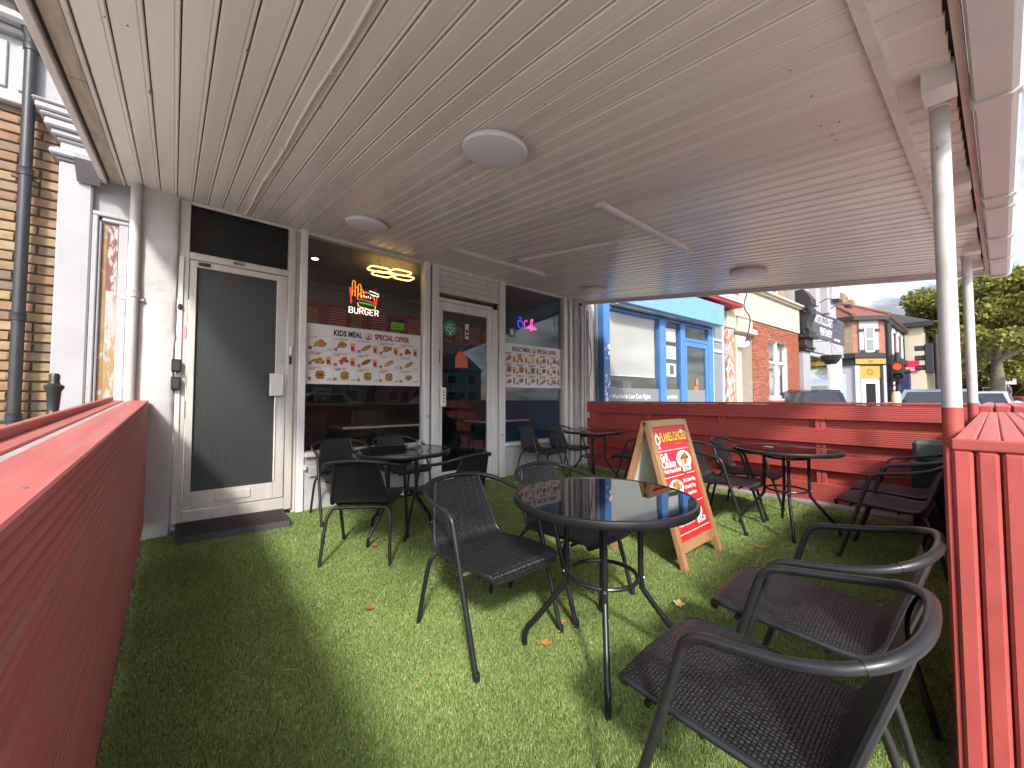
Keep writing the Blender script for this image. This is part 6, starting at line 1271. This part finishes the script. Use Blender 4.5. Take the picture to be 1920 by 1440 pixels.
# --- cars
def car(label, x, y, rz, body, kind='car', s=1.0):
    t = thing('parked_car' if kind == 'car' else kind, label, 'van' if kind == 'delivery_van' else 'car', (x, y, 0), rz); B = Loc(t)
    L_, W = 4.3 * s, 1.75 * s
    if kind == 'delivery_van': prof = [(0, .35), (0, .95), (.12, 1.05), (.9, 1.15), (1.5, 1.95), (1.7, 2.05), (4.9, 2.1), (5.0, 2.0), (5.0, .35)]
    else: prof = [(0, .30), (-.02, .60), (.08, .74), (.5, .84), (1.15, .93), (1.75, 1.36), (2.1, 1.45), (2.8, 1.46), (3.35, 1.38), (3.95, 1.0), (4.25, .95), (4.3, .62), (4.25, .30)]
    n = len(prof); g = G(); V = []
    rows = [(-1.0, .0), (-.97, 1), (-.80, 1), (0, 1.0), (.80, 1), (.97, 1), (1.0, 0)]
    belt = .9 if kind == 'car' else 1.2
    for k, (u, fl_) in enumerate(rows):
        for px_, pz in prof:
            tum = max(0, pz - belt) * .28; hw = W / 2 - tum
            zz = pz if fl_ else min(pz, belt) * .98
            if not fl_: hw = W / 2
            V.append((px_ * s, u * hw, zz * s if fl_ else min(pz, belt - .1) * s))
    F = []
    for k in range(len(rows) - 1):
        for i in range(n - 1): F.append((k * n + i, k * n + i + 1, (k + 1) * n + i + 1, (k + 1) * n + i))
    F.append(tuple(range(n))); F.append(tuple((len(rows) - 1) * n + i for i in range(n)))
    g.add(V, F); B.o('body', g, body, None, True)
    gd = glass_dark
    if kind == 'car':
        for nm, (a, b_) in (('windscreen', ((1.18, .945), (1.74, 1.352))), ('rear_window', ((3.90, 1.03), (3.38, 1.37)))):
            ex = -.012 if nm == 'windscreen' else .012; hw0 = W / 2 - .12; hw1 = W / 2 - .26
            gg = G(); gg.quad((a[0] + ex, -hw0, a[1] + .012), (a[0] + ex, hw0, a[1] + .012), (b_[0] + ex, hw1, b_[1] + .012), (b_[0] + ex, -hw1, b_[1] + .012)); B.o(nm, gg, far_screen)
        for sd in (-1, 1):
            for a, b_ in ((1.45, 2.35), (2.42, 3.55)):
                gg = G(); y0 = sd * (W / 2 - .012); y1 = sd * (W / 2 - .125)
                gg.quad((a, y0, .95), (b_, y0, .95), (b_ - (.25 if b_ > 3 else 0), y1, 1.36), (a + (.42 if a < 2 else 0), y1, 1.36)); B.o('side_window', gg, gd)
    else:
        gg = G(); gg.quad((.93, -.7, 1.2), (.93, .7, 1.2), (1.47, .62, 1.93), (1.47, -.62, 1.93)); B.o('windscreen', gg, far_screen)
    for xx in (.8, 3.45 if kind == 'car' else 4.0):
        for sd in (-1, 1):
            gg = G(); gg.tube([(xx, sd * (W / 2 - .19), .31), (xx, sd * (W / 2 + .005), .31)], .31, 18); wh = B.o('wheel', gg, dark_rubber, None, True); gg = G(); gg.tube([(xx, sd * (W / 2), .31), (xx, sd * (W / 2 + .012), .31)], .19, 14); B.o('rim', gg, steel, wh, True)
    for sd in (-1, 1):
        gg = G(); gg.box(.0, sd * .62 - .16, .60, .12, sd * .62 + .16, .74, .02); B.o('headlight', gg, light_plastic)
        gg = G(); gg.box(1.35, sd * (W / 2) - .02, .93, 1.50, sd * (W / 2 + .17), 1.06, .03); B.o('wing_mirror', gg, body)
    gg = G(); gg.box(-.04, -.26, .42, -.012, .26, .53, .003); B.o('number_plate', gg, p_white)
    return t
far_screen = mat('windscreen_glass', (.03, .035, .045), .06, var=0, spec=.8)
carp = lambda n, c: mat(n, c, .28, var=.03, coat=.6)
car('black hatchback parked in front of the perfume shop', 13.7, 2.78, R(10), carp('car_black', (.010, .010, .012)))
car('blue grey car at the junction facing the terrace', 15.4, .42, R(0), carp('car_bluegrey', (.20, .23, .30)))
car('silver car queuing behind the blue grey car', 21.5, -.35, R(-4), carp('car_silver', (.42, .43, .45)))
car('white car farther along the road', 28.0, -.7, R(-4), carp('car_white', (.68, .68, .68)))
car('red car on the far side of the road', 69, -3.8, R(-6), carp('car_red', (.50, .03, .04)))
car('yellow car on the far side of the road', 74, -4.7, R(-6), carp('car_yellow', (.72, .50, .06)))
car('white delivery van on the far side of the road', 84, -6.2, R(-6), carp('van_white', (.66, .67, .68)), 'delivery_van')
car('dark blue car on the road in front of the bus shelter', 38, -1.3, R(-4), carp('car_navy', (.03, .05, .12)))

# --- bus shelter
t = thing('bus_shelter', 'small bus shelter with a white stop flag under the plane tree', 'bus shelter', (62, -2.5, 0), R(-4)); B = Loc(t)
B.p('roof', plain('shelter_grey', (.22, .21, .20)), (-.3, -.9, 2.22, 3.0, .9, 2.34), b=.02); B.p('end_panel', plain('shelter_brown', (.13, .085, .07)), (.0, -.8, .1, .06, .8, 2.2), b=.01); B.p('poster', food, (-.02, -.55, .7, -.005, .55, 1.8), b=0)
for x, y in ((.1, .85), (2.7, .85), (2.7, -.85)): B.p('post', steel, (x, y - .04, 0, x + .08, y + .04, 2.2), b=.01)
g = G(); g.tube([(-.6, -.6, 0), (-.6, -.6, 3.6)], .05, 8); B.o('flag_pole', g, steel); fl_ = B.p('stop_flag', p_white, (-.64, -1.25, 2.55, -.60, -.3, 3.6), b=.01); B.p('flag_band', p_black, (-.648, -1.1, 3.25, -.641, -.45, 3.38), b=0, parent=fl_)

# --- plane trees
def tree(label, x, y, h, crown_r, crown_z, trunk_r, seed, nleaf, lean=(0, 0), leaf_s=.20):
    r = np.random.default_rng(seed); rr = random.Random(seed)
    t = thing('plane_tree', label, 'tree', (x, y, 0), 0, 'plane trees along the road')
    g = G(); fork = crown_z * .62
    tr = [(x + lean[0] * k / 6 + rr.uniform(-.06, .06), y + lean[1] * k / 6 + rr.uniform(-.06, .06), fork * k / 6) for k in range(7)]
    g.tube(tr, [trunk_r * (1.25 - .5 * k / 6) for k in range(7)], 12)
    cl_ = []; base = Vector(tr[-1])
    for k in range(9):
        a = k * 2.4 + rr.random(); e = rr.uniform(.35, 1.1); L_ = rr.uniform(.55, .95) * crown_r
        p1 = base + Vector((math.cos(a) * math.cos(e), math.sin(a) * math.cos(e), math.sin(e))) * L_ * .5; p2 = p1 + Vector((math.cos(a + .3) * math.cos(e * .8), math.sin(a + .3) * math.cos(e * .8), math.sin(e))) * L_ * .6
        g.tube(spline([base, p1, p2], 4), [trunk_r * .5 * (1 - i / 9.5) + .02 for i in range(9)], 7)
    obj('trunk', g, bark, t, True)
    nc = 70; C_ = r.normal(size=(nc, 3)); C_ /= np.linalg.norm(C_, axis=1)[:, None]; C_ *= (r.random((nc, 1)) ** .45); C_ *= np.array([crown_r, crown_r, (h - crown_z) * 1.0]); C_[:, 2] = np.where(C_[:, 2] < 0, C_[:, 2] * .85, C_[:, 2]); C_ += np.array([base.x, base.y, crown_z])
    rad = np.hypot(C_[:, 0] - base.x, C_[:, 1] - base.y); C_ = C_[~((C_[:, 2] < crown_z - .4) & (rad < crown_r * .62))]; nc = len(C_)
    ci = r.integers(0, nc, nleaf); R_ = r.uniform(.14, .30, nc) * crown_r
    d = r.normal(size=(nleaf, 3)); d /= np.linalg.norm(d, axis=1)[:, None]; P_ = C_[ci] + d * (R_[ci] * r.random(nleaf) ** .4)[:, None] * np.array([1, 1, .7])
    u = r.normal(size=(nleaf, 3)); u /= np.linalg.norm(u, axis=1)[:, None]; v = np.cross(u, r.normal(size=(nleaf, 3))); v /= np.linalg.norm(v, axis=1)[:, None]; s = leaf_s * r.uniform(.6, 1.3, nleaf)[:, None]
    V = np.stack([P_ - u * s, P_ + v * s * .6, P_ + u * s, P_ - v * s * .6], 1).astype(np.float32).reshape(-1, 3)
    me = bpy.data.meshes.new('crown'); n = nleaf; me.vertices.add(4 * n); me.vertices.foreach_set('co', V.ravel()); me.loops.add(4 * n); me.loops.foreach_set('vertex_index', np.arange(4 * n, dtype=np.int32)); me.polygons.add(n); me.polygons.foreach_set('loop_start', np.arange(0, 4 * n, 4, dtype=np.int32)); me.polygons.foreach_set('loop_total', np.full(n, 4, np.int32)); me.update(calc_edges=True)
    obj('crown', me, tree_leaf, t)
tree('large plane tree behind the farther white post', 45, -1.9, 10.8, 4.8, 6.4, .36, 3, 40000, (0, 0), .16)
tree('plane tree partly outside the right edge of the picture', 54, -4.6, 11.0, 5.0, 6.3, .34, 5, 30000, (0, 0), .17)
tree('slim plane tree behind the bus shelter', 70, -2.6, 12, 5.5, 6.5, .25, 7, 18000, (1.2, 0), .22)
tree('distant plane tree seen between the two white posts', 66, -.9, 13, 5.5, 7.0, .30, 9, 16000)
tree('low leafy tree far down the road, left of the trunk', 82, -2.6, 8, 5.5, 3.6, .25, 13, 16000, (0, 0), .26)
tree('low leafy tree far down the road, right of the trunk', 86, -5.5, 8.5, 6, 3.8, .25, 15, 18000, (0, 0), .26)

# --- houses across the road, mirrored in the shop glass
for k in range(9):
    x = -34 + k * 8.6; y = -38; hh = (5.0, 4.8, 5.2)[k % 3]
    t = thing('opposite_house', ('brown brick', 'red brick', 'grey rendered')[k % 3] + ' house across the road, %s in the row' % ('first second third fourth fifth sixth seventh eighth ninth'.split()[k]), 'house', (x, y, 0), PI, 'houses across the road'); B = Loc(t)
    B.p('wall', (far_stock, far_red, concrete)[k % 3], (0, 0, 0, 7.3, 8, hh), b=0); g = G(); g.prism([(-.4, hh), (4, hh + (2.6, 3.1, 2.8)[k % 3]), (8.4, hh)], lambda a, b_, x_: (x_, a, b_), -.02 * k, 7.3); rr_ = B.o('roof', g, slate); B.p('chimney', far_stock, (6.3, 3.5, hh + 1.8, 7.1, 4.5, hh + 4.0), b=.01, parent=rr_)
    for xx in (.9, 4.3):
        for zz in (.9, 3.2): w_ = B.p('window', frame_white, (xx, -.08, zz, xx + 1.6, -.01, zz + 1.4), b=.01); B.p('pane', glass_dark, (xx + .1, -.1, zz + .1, xx + 1.5, -.081, zz + 1.3), b=0, parent=w_)
    B.p('door', black_paint, (3.0, -.06, 0, 3.9, -.01, 2.1), b=.01)
car('silver hatchback parked across the road, mirrored in the shop door', 3.0, -11.6, R(0), carp('car_silver_b', (.5, .5, .52)))
car('dark hatchback parked across the road, mirrored in the far window', 9.5, -11.8, R(0), carp('car_dark_b', (.04, .04, .05)))
print('objects', len(bpy.data.objects))
